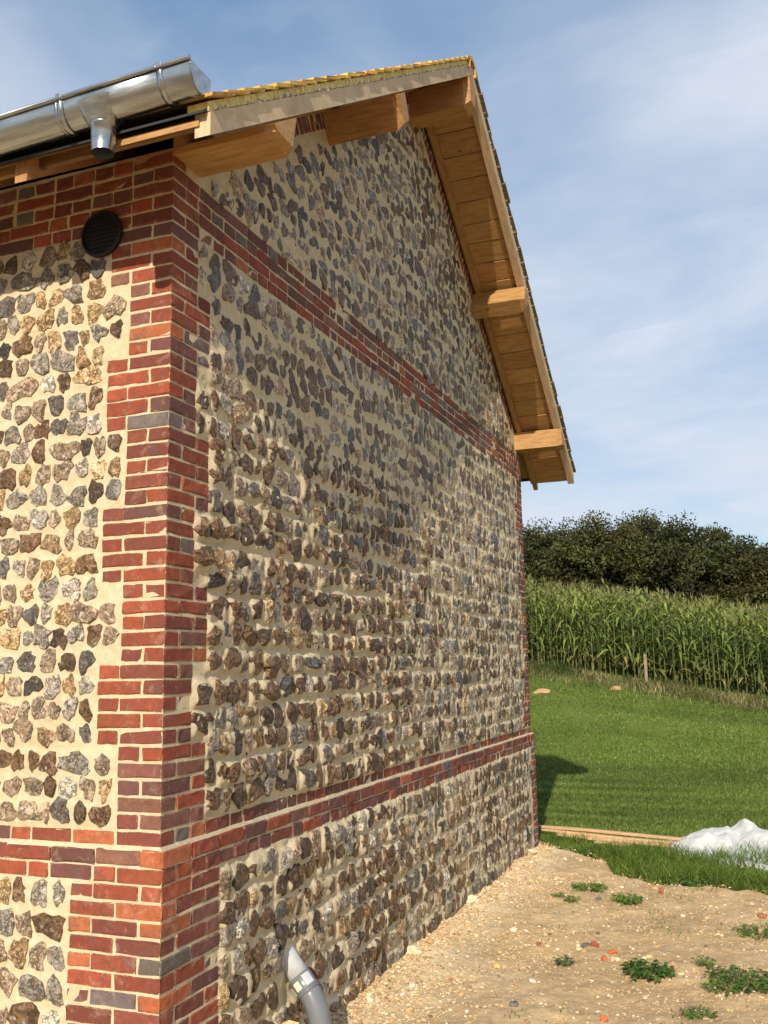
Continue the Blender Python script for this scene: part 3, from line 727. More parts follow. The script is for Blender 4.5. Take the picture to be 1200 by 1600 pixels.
def purlins():
    def add(poly, x1=0.558, ch=0.055, c=1.0, low=None):
        V, F = prism(poly, -0.35, x1, ch, low)
        # outward normals depend on polygon direction
        if np.cross(np.append(poly[1]-poly[0], 0), np.append(poly[2]-poly[1], 0))[2] < 0: F = [f[::-1] for f in F]
        obj('purlin', mesh('purlin', V, F, MT['wood'], WOODC(0.06)*c), house)
    P = lambda *a: np.array(a, float)
    z0 = 4.656
    for side in (0, 1):
        poly = P((0.0, z0), (0.245, z0), (0.245, B(0.245)-0.014), (0.0, B(0.0)-0.014)); m = np.array([True, True, False, False])
        if side: poly[:, 0] = W-poly[:, 0]
        add(poly, 0.565, 0.05, 1.1, m)
        # middle purlin square to the slope
        h, t = 0.225, 0.165; s0 = np.array([1.775, B(1.775)-0.012]); sl = np.array([CA, SA]); nn = np.array([SA, -CA])
        poly = np.array([s0, s0+nn*h, s0+nn*h+sl*t, s0+sl*t]); m = np.array([False, True, True, False])
        if side: poly[:, 0] = W-poly[:, 0]
        add(poly, 0.568, 0.05, 1.0, m)
    add(P((W/2-0.10, 6.945), (W/2+0.10, 6.945), (W/2+0.10, 7.205), (W/2, 7.268), (W/2-0.10, 7.205)), 0.562, 0.06, 1.0, np.array([True, True, False, False, False]))
purlins()
# ---- round vent grille on the front wall
def vent():
    cx, cz, R_ = -0.415, 4.305, 0.124; n = 32; th = np.linspace(0, 2*math.pi, n, endpoint=False)
    prof = [(R_*0.86, -0.02), (R_*1.0, 0.012), (R_*1.0, 0.022), (R_*0.95, 0.030), (R_*0.88, 0.030), (R_*0.86, 0.014)]
    V = np.concatenate([np.column_stack([cx+r*np.cos(th), np.full(n, -d), cz+r*np.sin(th)]) for r, d in prof]); F = []
    for k in range(len(prof)-1):
        for q in range(n): F.append((k*n+q, k*n+(q+1) % n, (k+1)*n+(q+1) % n, (k+1)*n+q))
    F.append(tuple((len(prof)-1)*n+q for q in range(n)))
    v = obj('vent', mesh('vent', V, F, MT['black']), house, label='round black plastic vent under the eaves')
    for k in range(-4, 5):
        z = cz+k*0.023; hw = math.sqrt(max((R_*0.86)**2-(k*0.023)**2, 0))-0.003
        V, F, e = boxgrid([cx-hw, cx+hw], [-0.026, -0.012], [z-0.004, z+0.004]); V[:, 2] += (V[:, 1]+0.019)*0.9
        obj('louvre', mesh('louvre', V, F, MT['black']), v)
vent()

# ------------------------------------------------------------------ gutter
def gutter():
    g = obj('gutter', None, label='zinc half-round gutter with stub outlet along the front eave', cat='gutter', loc=(0, 0, 0))
    cy, cz, ry, dz = -0.625, 4.590, 0.081, 0.110
    th = np.linspace(0, math.pi, 25); yo, zo = cy-ry*np.cos(th), cz-dz*np.sin(th)
    def strip(x0, x1, grow, name, parent, mat='zinc', lo=0, hi=25, seg=1):
        P = []; xs = np.linspace(x0, x1, seg+1); m = hi-lo
        for x in xs:
            for gr in (grow, grow-0.004): P.append(np.column_stack([np.full(m, x), cy-(ry+gr)*np.cos(th[lo:hi]), cz-(dz+gr)*np.sin(th[lo:hi])]))
        V = np.concatenate(P); F = []
        for s in range(seg):
            o = s*2*m
            for k in range(m-1): F += [(o+k, o+2*m+k, o+2*m+k+1, o+k+1), (o+m+k, o+m+k+1, o+3*m+k+1, o+3*m+k)]
            F += [(o, o+m, o+3*m, o+2*m), (o+m-1, o+3*m-1, o+4*m-1, o+2*m-1)] if False else [(o, o+m, o+3*m, o+2*m)]
        for o in (0, seg*2*m):
            for k in range(m-1): F.append((o+k, o+k+1, o+m+k+1, o+m+k) if o == 0 else (o+k+1, o+k, o+m+k, o+m+k+1))
        return obj(name, mesh(name, V, F, MT[mat], smooth=True), parent)
    strip(-6, 0.545, 0.0, 'trough', g, seg=12)
    V, F = tube([(-6, cy-ry-0.004, cz+0.006), (0.548, cy-ry-0.004, cz+0.006)], 0.0105, 14); obj('rolled_bead', mesh('rolled_bead', V, F, MT['zinc'], smooth=True), g)
    # end cap with a crimped rim
    ang = np.linspace(0, math.pi, 25); P0 = np.column_stack([np.full(25, 0.549), cy-ry*0.97*np.cos(ang), cz-dz*0.97*np.sin(ang)])
    V = np.concatenate([P0, P0-[0.006, 0, 0]]); F = [tuple(range(25)), tuple(range(49, 24, -1))]+[(k, 25+k, 26+k, k+1) for k in range(24)]
    cap = obj('end_cap', mesh('end_cap', V, F, MT['zinc']), g)
    acc = Acc()
    for k in range(34):
        a = math.pi*(0.02+0.96*k/33); p = np.array([0.549, cy-(ry+0.001)*math.cos(a), cz-(dz+0.001)*math.sin(a)]); V, F, e = boxgrid([-0.012, 0.004], [-0.0035, 0.0035], [-0.0025, 0.0025]); acc.add(V+p, F, np.ones(3))
    obj('crimped_rim', acc.mesh('crimped_rim', MT['zinc']), cap)
    for x in (0.40, -0.115, -0.63, -1.15):
        b = strip(x-0.014, x+0.014, 0.0065, 'bracket', g)
        V, F, e = box(x-0.014, x+0.014, cy-ry-0.018, cy-ry+0.012, cz-0.006, cz+0.022, 0.004); obj('bracket_clip', mesh('bracket_clip', V, F, MT['zinc']), b)
    strip(-0.145, -0.130, 0.0035, 'joint_collar', g)
    # outlet: saddle narrowing into a spout
    m = 20; ph = np.linspace(0, 2*math.pi, m, endpoint=False); rings = []
    for s in np.linspace(0, 1, 7):
        hx = 0.105*(1-s)**0.9+0.057*(1-(1-s)**0.9); hy = (ry+0.010)*(1-s)+0.052*s; zz = (cz-0.035)*(1-s)+4.448*s
        sq = 2+3*(1-s); r = (np.abs(np.cos(ph))**sq+np.abs(np.sin(ph))**sq)**(-1/sq)
        zc = zz-0.0*ph
        drop = (1-s)*0.0
        rings.append(np.column_stack([0.060+hx*r*np.cos(ph), cy+hy*r*np.sin(ph), np.full(m, zz)-drop]))
    V = np.concatenate(rings); F = [(k*m+q, (k+1)*m+q, (k+1)*m+(q+1) % m, k*m+(q+1) % m) for k in range(6) for q in range(m)]
    out = obj('outlet', mesh('outlet', V, F, MT['zinc'], smooth=True), g)
    P = [(0.060, cy, 4.462), (0.060, cy, 4.455), (0.060, cy, 4.448), (0.060, cy, 4.335)]
    V, F = tube(P, [0.060, 0.060, 0.054, 0.050], 28, False); V2, F2 = tube(P[::-1], [0.0485, 0.052, 0.057, 0.057], 28, False)
    obj('spout', mesh('spout', V, F, MT['zinc'], smooth=True), out)
    obj('spout_lining', mesh('spout_lining', V2, F2, MT['lining'], smooth=True), out)  # same zinc, coloured dark to paint in the shade inside the tube
gutter()
for o in list(COL.objects):                    # the gutter falls slightly towards the far end of the eave
    if o.name.split('.')[0] in ('trough', 'rolled_bead', 'bracket', 'bracket_clip', 'outlet', 'spout', 'spout_lining', 'joint_collar', 'end_cap', 'crimped_rim') and o.type == 'MESH':
        for v in o.data.vertices: v.co.z += 0.030*(v.co.x-0.55)

# ------------------------------------------------------------------ drain pipe
def drain():
    d = obj('drain_pipe', None, label='grey plastic drain pipe bending out of the foot of the flint wall', cat='pipe', loc=(0, 0, 0))
    y = 1.20; dirn = np.array([0.66, -0.06, -0.75]); dirn /= np.linalg.norm(dirn)
    a = np.array([-0.075, y+0.015, 0.64]); L0 = 0.255; c = a+dirn*L0; e = c+dirn*0.085
    V, F = tube([a, a+dirn*0.1, c], 0.058, 28); obj('spout', mesh('spout', V, F, MT['pipe_l'], smooth=True), d)
    V, F = tube([c-dirn*0.002, c+dirn*0.001, c+dirn*0.078, e], [0.060, 0.064, 0.064, 0.061], 28); col = obj('collar', mesh('collar', V, F, MT['pipe'], smooth=True), d)
    V, F = tube([e-dirn*0.002, e+dirn*0.010], 0.0655, 28); obj('rim', mesh('rim', V, F, MT['pipe'], smooth=True), col)
    end = np.array([e[0]+0.085, e[1]-0.005, -0.15]); p1 = e+dirn*0.10; pts = []
    for t in np.linspace(0, 1, 9): pts.append((1-t)**2*e+2*t*(1-t)*p1+t*t*np.array([p1[0]+0.012, p1[1], p1[2]-0.12]))
    pts.append(np.array([p1[0]+0.012, p1[1], p1[2]-0.3])); V, F = tube(pts, 0.060, 28); elb = obj('elbow', mesh('elbow', V, F, MT['pipe'], smooth=True), d)
    q = pts[8]; V, F = tube([q+[0, 0, 0.012], q+[0, 0, 0.004], q+[0, 0, -0.2]], [0.0605, 0.064, 0.064], 28); sk = obj('socket', mesh('socket', V, F, MT['pipe'], smooth=True), d)
    # paper label on the collar and the orange arrow mark: thin curved patches
    def patch(center, axis, R_, th0, th1, l0, l1, shape=None):
        up = np.array([0, 1.0, 0]); A = np.cross(axis, up); A /= np.linalg.norm(A); Bv = np.cross(axis, A); V = []; n = 6
        for l in np.linspace(l0, l1, 5):
            k = (l-l0)/(l1-l0)
            for t in np.linspace(th0, th1, n):
                tt = t if shape is None else (th0+th1)/2+(t-(th0+th1)/2)*(1-k)+0.25*k
                V.append(center+axis*l+R_*(math.cos(tt)*A+math.sin(tt)*Bv))
        F = [(i*n+j, i*n+j+1, (i+1)*n+j+1, (i+1)*n+j) for i in range(4) for j in range(n-1)]
        return np.array(V), F
    def ang_to_cam(center, axis):
        up = np.array([0, 1.0, 0]); A = np.cross(axis, up); A /= np.linalg.norm(A); Bv = np.cross(axis, A); v = CAM-center; return math.atan2(v@Bv, v@A)
    t0 = ang_to_cam(c, dirn)
    for sgn in (1,):
        V, F = patch(c, dirn, 0.0648, t0+0.35, t0+0.95, 0.022, 0.066); obj('paper_label', mesh('paper_label', V, F, MT['paper'], smooth=True), col)
        V, F = patch(c, dirn, 0.0648, t0-0.9, t0-0.1, 0.010, 0.070); obj('smear', mesh('smear', V, F, MT['pipe_l'], smooth=True), col)
    ax = np.array([0, 0, -1.0]); t1 = ang_to_cam(q, ax)
    V, F = patch(q+np.array([0, 0, -0.008]), ax, 0.0648, t1-1.0, t1-0.15, 0.0, 0.10, 1); obj('arrow_mark', mesh('arrow_mark', V, F, MT['orange'], smooth=True), sk)
drain()

# ------------------------------------------------------------------ ground litter
ICO_V = None
def ico():
    t = (1+5**0.5)/2
    V = np.array([(-1, t, 0), (1, t, 0), (-1, -t, 0), (1, -t, 0), (0, -1, t), (0, 1, t), (0, -1, -t), (0, 1, -t), (t, 0, -1), (t, 0, 1), (-t, 0, -1), (-t, 0, 1)])/math.sqrt(1+t*t)
    F = np.array([(0, 11, 5), (0, 5, 1), (0, 1, 7), (0, 7, 10), (0, 10, 11), (1, 5, 9), (5, 11, 4), (11, 10, 2), (10, 7, 6), (7, 1, 8), (3, 9, 4), (3, 4, 2), (3, 2, 6), (3, 6, 8), (3, 8, 9), (4, 9, 5), (2, 4, 11), (6, 2, 10), (8, 6, 7), (9, 8, 1)])
    return V, F
IV, IF = ico()
def gravel():
    n = 36000; x = np.concatenate([rng.exponential(0.22, n//2)+0.03, rng.uniform(0.03, 3.4, n-n//2)]); y = rng.uniform(0.7, 7.7, n)
    ok = (y < grass_edge(x)+0.05) & (x < 3.5) & ((snoise(x*2.2, y*2.2, 15, 3) > rng.uniform(-0.55, 0.35, n)) | (x < 0.25)); x, y = x[ok], y[ok]; n = len(x)
    s = np.minimum(0.0034*np.exp(np.abs(rng.normal(0, 0.60, n))), 0.020); z = soil_z(x, y)
    V = IV[None]*(1+rng.normal(0, 0.16, (n, 12, 1)))*s[:, None, None]*np.stack([rng.uniform(0.8, 1.4, n), rng.uniform(0.8, 1.4, n), rng.uniform(0.5, 0.9, n)], 1)[:, None]
    V = V+np.stack([x, y, z+s*0.15], 1)[:, None]
    F = (IF[None]+12*np.arange(n)[:, None, None]).reshape(-1, 3)
    pal = np.array([(0.68, 0.55, 0.36), (0.60, 0.44, 0.25), (0.50, 0.34, 0.17), (0.42, 0.27, 0.13), (0.74, 0.66, 0.50), (0.16, 0.12, 0.09), (0.38, 0.12, 0.06)])
    pw = np.array([2.2, 3.5, 4.5, 3.2, 0.5, 0.35, 0.10]); c = pal[rng.choice(len(pal), n, p=pw/pw.sum())]*rng.uniform(0.8, 1.15, (n, 1))
    obj('gravel', mesh('gravel', V.reshape(-1, 3), F, MT['pebble'], np.repeat(c, 12, 0)), kind='stuff', label='crumbled mortar and small stones over bare soil')
gravel()
def ground_hit(u, v, z=0.03):
    d = _f+_r2*(u-600)/FPX-_u2*(v-800)/FPX; t = (z-CAM[2])/d[2]; return CAM+t*d
def lump(name, u, v, size, col, label, cat, grp=None, flat=0.6, ang=0.2, mat='pebble', at=None, dz=0.0):
    p = ground_hit(u, v) if at is None else np.array(at, float); p[2] = soil_z(p[0], p[1])+dz if at is None else p[2]
    # one subdivision of the icosahedron, pushed about
    V = list(map(tuple, IV)); mid = {}; F = []
    def m(a, b):
        k = (min(a, b), max(a, b))
        if k not in mid: q = (np.array(V[a])+np.array(V[b])); q /= np.linalg.norm(q); mid[k] = len(V); V.append(tuple(q))
        return mid[k]
    for a, b, c in IF.tolist(): ab, bc, ca = m(a, b), m(b, c), m(c, a); F += [(a, ab, ca), (b, bc, ab), (c, ca, bc), (ab, bc, ca)]
    P = np.array(V); K = [rng.normal(0, 1, 3) for _ in range(7)]
    for k in K: k = k/np.linalg.norm(k); dd = P@k; P = P-np.outer(np.maximum(dd-rng.uniform(0.55, 0.85), 0), k)
    P = P*(1+rng.normal(0, ang*0.25, (len(P), 1)))*np.array(size)/2
    a = rng.uniform(0, 6); P[:, :2] = P[:, :2]@np.array([[math.cos(a), -math.sin(a)], [math.sin(a), math.cos(a)]])
    return obj(name, mesh(name, P, F, MT[mat], np.array(col)), label=label, cat=cat, group=grp, loc=(p[0], p[1], p[2]+size[2]*0.22))
RB = (0.36, 0.09, 0.045)
lump('brick_fragment', 930, 1481, (0.075, 0.05, 0.05), (0.30, 0.08, 0.05), 'small dark red brick fragment beside the brighter orange one', 'brick fragment')
lump('brick_fragment', 957, 1492, (0.085, 0.06, 0.05), (0.52, 0.13, 0.05), 'bright orange brick fragment lying in the middle of the bare soil', 'brick fragment')
lump('brick_fragment', 944, 1499, (0.06, 0.045, 0.035), (0.45, 0.11, 0.05), 'flat orange brick chip just in front of the bright orange fragment', 'brick fragment')
lump('brick_fragment', 1034, 1398, (0.075, 0.06, 0.065), (0.40, 0.12, 0.08), 'pinkish red brick fragment at the foot of the tall grass', 'brick fragment')
lump('brick_fragment', 842, 1478, (0.05, 0.04, 0.03), (0.33, 0.09, 0.05), 'small red brick fragment on the soil towards the house', 'brick fragment')
lump('brick_fragment', 1190, 1437, (0.11, 0.08, 0.05), (0.34, 0.13, 0.07), 'brown-red brick fragment at the right edge below the grass', 'brick fragment')
lump('brick_fragment', 943, 1597, (0.06, 0.05, 0.04), (0.50, 0.14, 0.06), 'orange brick fragment at the bottom edge of the picture', 'brick fragment')
lump('stone', 958, 1500, (0.06, 0.05, 0.045), (0.66, 0.52, 0.38), 'pale pinkish stone against the bright orange brick fragment', 'stone')
lump('stone', 1015, 1497, (0.05, 0.04, 0.035), (0.60, 0.44, 0.24), 'ochre stone behind the dark leafy weed', 'stone')
lump('stone', 672, 1488, (0.07, 0.06, 0.05), (0.55, 0.33, 0.13), 'orange-tan stone close to the flint wall foot', 'stone')
lump('stone', 776, 1511, (0.07, 0.05, 0.04), (0.60, 0.40, 0.16), 'yellow ochre stone alone on the soil', 'stone')
lump('stone', 640, 1582, (0.07, 0.055, 0.045), (0.52, 0.36, 0.20), 'tan stone near the bottom edge, right of the drain pipe', 'stone')
lump('stone', 803, 1574, (0.09, 0.06, 0.03), (0.16, 0.14, 0.12), 'flat dark grey flint near the bottom edge', 'stone')
lump('stone', 916, 1479, (0.08, 0.055, 0.04), (0.12, 0.115, 0.12), 'dark grey flint next to the dark red brick fragment', 'stone')
lump('stone', 936, 1410, (0.07, 0.05, 0.035), (0.13, 0.13, 0.14), 'dark grey flint between the two low weeds', 'stone')
lump('stone', 832, 1537, (0.05, 0.05, 0.035), (0.70, 0.63, 0.50), 'whitish stone left of the small low weed', 'stone')
lump('stone', 1067, 1436, (0.05, 0.04, 0.035), (0.72, 0.66, 0.54), 'whitish stone below the tall grass edge', 'stone')
lump('stone', 803, 1455, (0.08, 0.06, 0.04), (0.70, 0.60, 0.43), 'cream stone on the pale rubble', 'stone')
lump('mortar_lump', 0, 0, (0.22, 0.24, 0.22), (0.62, 0.45, 0.24), 'rough yellow mortar lump at the foot of the drain pipe', 'mortar lump', ang=0.5, at=(0.10, 1.06, 0.12))
# rubble along the wall foot
for k, (yy, sz) in enumerate([(3.05, 0.14), (4.6, 0.16), (6.9, 0.15)]):
    lump('mortar_lump', 0, 0, (0.13, sz, 0.09), (0.66, 0.55, 0.37), ['pale mortar lump at the wall foot, the nearest of three', 'pale mortar lump at the wall foot, middle of three', 'pale mortar lump at the wall foot by the far corner'][k], 'mortar lump', 'mortar lumps along the wall foot', ang=0.6, at=(0.07, yy, 0.07))

# ------------------------------------------------------------------ grass
def blades(name, x, y, z, hgt, wid, lean, cols, label, segs=2, mat='leaf'):
    n = len(x); a = rng.uniform(0, 2*math.pi, n); la = rng.uniform(0, 2*math.pi, n); dx, dy = np.cos(a)*wid/2, np.sin(a)*wid/2
    lx, ly = np.cos(la)*lean*hgt, np.sin(la)*lean*hgt; B0 = np.stack([x, y, z], 1)
    if segs == 1:
        V = np.stack([B0+np.stack([-dx, -dy, 0*x], 1), B0+np.stack([dx, dy, 0*x], 1), B0+np.stack([lx, ly, hgt], 1)], 1).reshape(-1, 3); F = np.arange(3*n).reshape(-1, 3); k = 3
    else:
        m = B0+np.stack([lx*0.3, ly*0.3, hgt*0.6], 1); w = np.stack([dx, dy, 0*x], 1)
        V = np.stack([B0-w, B0+w, m+w*0.75, m-w*0.75, B0+np.stack([lx, ly, hgt*0.98], 1)], 1).reshape(-1, 3); b = 5*np.arange(n)[:, None]
        F = [tuple(q) for q in (b+np.array([[0, 1, 2, 3]])).tolist()]+[tuple(q) for q in (b+np.array([[3, 2, 4]])).tolist()]; k = 5
    obj(name, mesh(name, V, F, MT[mat], np.repeat(cols, k, 0)), kind='stuff', label=label)
def pick(pal, n, w=None):
    pal = np.array(pal); w = None if w is None else np.array(w)/np.sum(w)
    return pal[rng.choice(len(pal), n, p=w)]*rng.uniform(0.75, 1.25, (n, 1))
GR = [(0.112, 0.172, 0.026), (0.080, 0.130, 0.020), (0.160, 0.215, 0.038), (0.25, 0.235, 0.085)]
def lawn():
    n = 150000; y = 7.6+14.2*rng.random(n)**1.15; x = -3.4+6.6*rng.random(n)*(1+0*y); x = x*(0.75+0.025*y)
    k = (y > grass_edge(x)+0.2); x, y = x[k], y[k]
    h = rng.uniform(0.028, 0.055, len(x))*(1+0.4*snoise(x*1.3, y*0.9, 61, 3)); st = snoise(x*0.25, y*2.6, 63, 3); c = pick(GR, len(x), [4, 3, 2.5, 0.8])*(1+0.55*st+0.3*snoise(x*0.5, y*0.5, 64, 2))[:, None]
    blades('lawn_grass', x, y, gz(x, y)-0.004, h, 0.010+0.0006*y, rng.uniform(0.2, 0.9, len(x)), np.clip(c, 0.01, 1), 'mown green grass of the lawn beyond the house', 1)
lawn()
def tall():
    n = 26000; x = rng.uniform(-0.5, 4.2, n); y = grass_edge(x)+rng.gamma(2.0, 0.42, n)-0.08
    dens = snoise(x*2.1, y*2.1, 71, 3); k = (dens > -0.45) & (y < 9.6) & ~((x < 0.02) & (y < 7.6)); x, y, dens = x[k], y[k], dens[k]
    h = (0.085+0.10*np.clip(dens+0.3, 0, 1))*rng.uniform(0.6, 1.5, len(x)); h *= np.where(y > 8.3, 0.75, 1.0)*np.where((x < 1.55) & (y > 8.02), 0.40, 1.0)*np.where((x < 1.55) & (y > 7.8), 0.8, 1.0); c = pick([(0.095, 0.16, 0.018), (0.065, 0.115, 0.014), (0.14, 0.21, 0.028), (0.26, 0.24, 0.07)], len(x), [4, 3.5, 3, 0.6])
    blades('tall_grass', x, y, gz(x, y)-0.01, h, 0.008, rng.uniform(0.2, 0.95, len(x)), c, 'long green grass between the bare soil and the lawn')
    n = 9000; x = rng.uniform(-9, 9, n); yl = corn_y(x); y = yl-0.25-np.abs(rng.normal(0, 0.42, n)); cl = snoise(x*1.3, y*1.3, 81, 3)
    h = rng.uniform(0.08, 0.26, n)*(1+0.5*cl); dry = np.clip(0.35+1.5*snoise(x*0.9+3, y*1.5, 83, 2), 0, 1)[:, None]*(rng.random((n, 1)) < 0.75)
    c = pick([(0.06, 0.09, 0.02), (0.045, 0.075, 0.015)], n)*(1-dry)+pick([(0.34, 0.28, 0.14), (0.26, 0.20, 0.09)], n)*dry
    blades('rough_grass', x, y, gz(x, y)-0.01, h, 0.022, rng.uniform(0.2, 0.9, n), c, 'rough dry grass and weeds along the front of the maize')
    # sparse seedlings on the bare soil
    n = 900; cx, cy = rng.uniform(0.6, 3.2, 45), rng.uniform(1.8, 6.2, 45); q = rng.integers(0, 45, n); x = cx[q]+rng.normal(0, 0.06, n); y = cy[q]+rng.normal(0, 0.06, n); k = (x > 0.5) & ((x > 1.4) | (rng.random(n) < 0.15)); x, y = x[k], y[k]
    blades('seedling_grass', x, y, soil_z(x, y)-0.003, rng.uniform(0.02, 0.05, len(x)), 0.006, rng.uniform(0.3, 1.2, len(x)), pick(GR, len(x)), 'sparse grass seedlings on the bare soil')
def corn_y(x): return 21.6-0.10*np.asarray(x, float)+0.0*np.asarray(x, float)
tall()

# ------------------------------------------------------------------ weeds
def weed(u, v, rad, hgt, n, lw, label, col=(0.055, 0.13, 0.02), at=None):
    p = ground_hit(u, v); p[2] = soil_z(p[0], p[1]) if p[1] < grass_edge(p[0]) else gz(p[0], p[1])
    w = obj('weed', None, label=label, cat='weed', loc=tuple(p))
    acc = Acc(); st = Acc()
    for k in range(n):
        r = rad*math.sqrt(rng.random()); a = rng.uniform(0, 6.283); b = np.array([r*math.cos(a), r*math.sin(a), 0.0]); top = b*1.15+np.array([0, 0, hgt*rng.uniform(0.35, 1.0)*(1-0.5*r/rad)+0.008])
        la = a+rng.normal(0, 0.9); L = lw*rng.uniform(1.0, 1.9); d = np.array([math.cos(la), math.sin(la), rng.uniform(-0.25, 0.45)]); s = np.array([-math.sin(la), math.cos(la), 0])*lw*rng.uniform(0.35, 0.6)
        q = top; mid = q+d*L*0.5; tip = q+d*L+np.array([0, 0, -0.25*L])
        P = np.array([q, mid-s+[0, 0, 0.12*L], mid-[0, 0, 0.02*L], mid+s+[0, 0, 0.12*L], tip]); acc.add(P, [(0, 2, 1), (0, 3, 2), (1, 2, 4), (2, 3, 4)], np.array(col)*np.array([1.3, 1.2, 1.0])*rng.uniform(0.6, 1.6))
        st.add(*tube([b*0.3-[0, 0, 0.01], b*0.8+[0, 0, hgt*0.15], top], [0.0022, 0.002, 0.0015], 4), np.array([0.10, 0.14, 0.04]))
    obj('leaves', acc.mesh('leaves', MT['leaf']), w); obj('stems', st.mesh('stems', MT['dead']), w)
weed(1015, 1528, 0.13, 0.085, 130, 0.038, 'dark broad-leaved weed with a dead stem, middle of the bare soil', (0.045, 0.10, 0.02))
weed(1165, 1540, 0.20, 0.08, 150, 0.035, 'spreading broad-leaved weed at the right edge, near the bottom', (0.05, 0.11, 0.022))
weed(1128, 1552, 0.10, 0.05, 50, 0.025, 'small weed touching the spreading one at the right edge', (0.06, 0.12, 0.022))
weed(980, 1414, 0.11, 0.085, 110, 0.026, 'bright feathery weed at the foot of the tall grass', (0.07, 0.16, 0.02))
weed(920, 1393, 0.14, 0.05, 120, 0.024, 'low bright green weed creeping over the rubble', (0.075, 0.17, 0.022))
weed(894, 1414, 0.05, 0.05, 40, 0.022, 'small green weed in front of the creeping one', (0.07, 0.15, 0.022))
weed(872, 1408, 0.04, 0.03, 26, 0.02, 'tiny weed sprout nearest the far wall foot', (0.07, 0.15, 0.022))
weed(882, 1508, 0.055, 0.06, 40, 0.024, 'small grey-green weed alone on the soil', (0.07, 0.10, 0.045))
weed(1090, 1585, 0.09, 0.05, 60, 0.018, 'sparse grassy weed at the bottom edge', (0.07, 0.13, 0.025))
weed(1100, 1515, 0.06, 0.05, 36, 0.02, 'thin weed between the two broad-leaved ones', (0.06, 0.12, 0.025))
weed(1185, 1463, 0.16, 0.06, 120, 0.02, 'grassy weed patch at the right edge, below the tall grass', (0.075, 0.15, 0.022))
weed(1080, 1378, 0.22, 0.11, 160, 0.04, 'dark leafy weed in the front of the tall grass', (0.05, 0.12, 0.02))
weed(925, 1335, 0.15, 0.12, 110, 0.035, 'leafy clump in the grass before the planks', (0.055, 0.13, 0.02))

# ------------------------------------------------------------------ planks and sheeting on the grass
def plank(u0, v0, u1, v1, w, t, label, lift, c):
    a, b = ground_hit(u0, v0, lift), ground_hit(u1, v1, lift); d = b-a; L = np.linalg.norm(d); ang = math.atan2(d[1], d[0])
    V, F, e = box(-L/2, L/2, -w/2, w/2, -t/2, t/2, 0.003, 3); V[:, 2] += 0.012*np.sin(V[:, 0]*2+u0)
    m = (a+b)/2; o = obj('plank', mesh('plank', V, F, MT['board'], np.array([1, 1, 1])*c), label=label, cat='plank', group='sawn planks lying on the grass', loc=tuple(m)); o.rotation_euler = (0, 0, ang)
plank(838, 1292, 1066, 1310, 0.06, 0.03, 'longest pale plank on the grass, rearmost of the bundle', 0.13, 0.95)
plank(846, 1296, 1050, 1316, 0.07, 0.03, 'plank on the grass, second from the rear of the bundle', 0.10, 1.1)
plank(872, 1303, 1046, 1321, 0.07, 0.03, 'plank on the grass, third from the rear of the bundle', 0.08, 1.2)
plank(930, 1315, 985, 1322, 0.05, 0.025, 'short plank end on the grass, foremost of the bundle', 0.06, 1.1)
def sheeting():
    # a crumpled sheet: flat apron with a folded-over roll and a peaked corner behind it
    n, m = 130, 90; xs = np.linspace(1.38, 3.6, n); vs_ = np.linspace(0, 1, m); U, V_ = np.meshgrid(xs, vs_, indexing='ij')
    y0 = np.interp(xs, [1.38, 1.6, 2.0, 2.5, 3.6], [8.25, 7.85, 7.45, 7.15, 6.95])[:, None]; y1 = np.interp(xs, [1.38, 1.9, 2.3, 3.6], [8.6, 9.3, 9.5, 9.4])[:, None]
    Y = y0+(y1-y0)*V_-0.42
    ridge = 0.13*np.exp(-(np.abs(V_-0.58)/0.24)**2.6)*sstep(1.36, 1.98, U)*(1-0.85*sstep(2.06, 2.20, U))
    peak = 0.13*np.exp(-(np.abs(U-2.24)/0.13)**2.4-(np.abs(V_-0.80)/0.15)**2)
    low = 0.12*np.exp(-((V_-0.62)/0.2)**2)*sstep(2.1, 2.4, U)
    folds = 0.030*snoise(U*3.5, Y*2.2, 91, 4)+0.075*(0.5-np.abs(snoise(U*2.3+Y*1.9, Y*1.4-U*2.2, 92, 3)))+0.020*snoise(U*8, Y*5, 93, 2)+0.022*(0.5-np.abs(snoise(U*6-Y*3, Y*4+U*3, 94, 2)))
    Z = gz(U, Y)+0.055+ridge+peak+low+folds*(0.5+0.5*(ridge+peak > 0.05))
    edge = np.minimum(np.minimum(V_, 1-V_)/0.05, np.minimum(U-1.38, 3.6-U)/0.08); Z -= 0.05*(1-np.clip(edge, 0, 1))
    P = np.stack([U, Y+0.10*snoise(U*2.5, V_*3, 95, 2), Z], -1).reshape(-1, 3); k = np.mean(P, 0); k[2] = 0
    i, j = np.meshgrid(np.arange(n-1), np.arange(m-1), indexing='ij'); a = (i*m+j).ravel(); F = np.stack([a, a+m, a+m+1, a+1], 1)
    o = obj('plastic_sheet', mesh('plastic_sheet', P-k, F, MT['sheet'], smooth=True), label='crumpled white plastic sheet lying on the grass', cat='plastic sheet', loc=tuple(k))
    md = o.modifiers.new('thickness', 'SOLIDIFY'); md.thickness = 0.006
sheeting()
for (u, v, s, lb) in [(847, 1081, 0.55, 'sandy soil mound on the lawn beside the house corner'), (963, 1076, 0.36, 'sandy soil mound on the lawn below the fence post')]:
    d = _f+_r2*(u-600)/FPX-_u2*(v-800)/FPX; t = 12.0
    while CAM[2]+t*d[2] > gz(CAM[0]+t*d[0], CAM[1]+t*d[1]) and t < 60: t += 0.02
    p = CAM+t*d
    lump('soil_mound', 0, 0, (s, s*0.8, 0.22), (0.46, 0.30, 0.15), lb, 'soil mound', ang=0.25, at=(p[0], p[1], float(gz(p[0], p[1]))-0.08), mat='pebble')

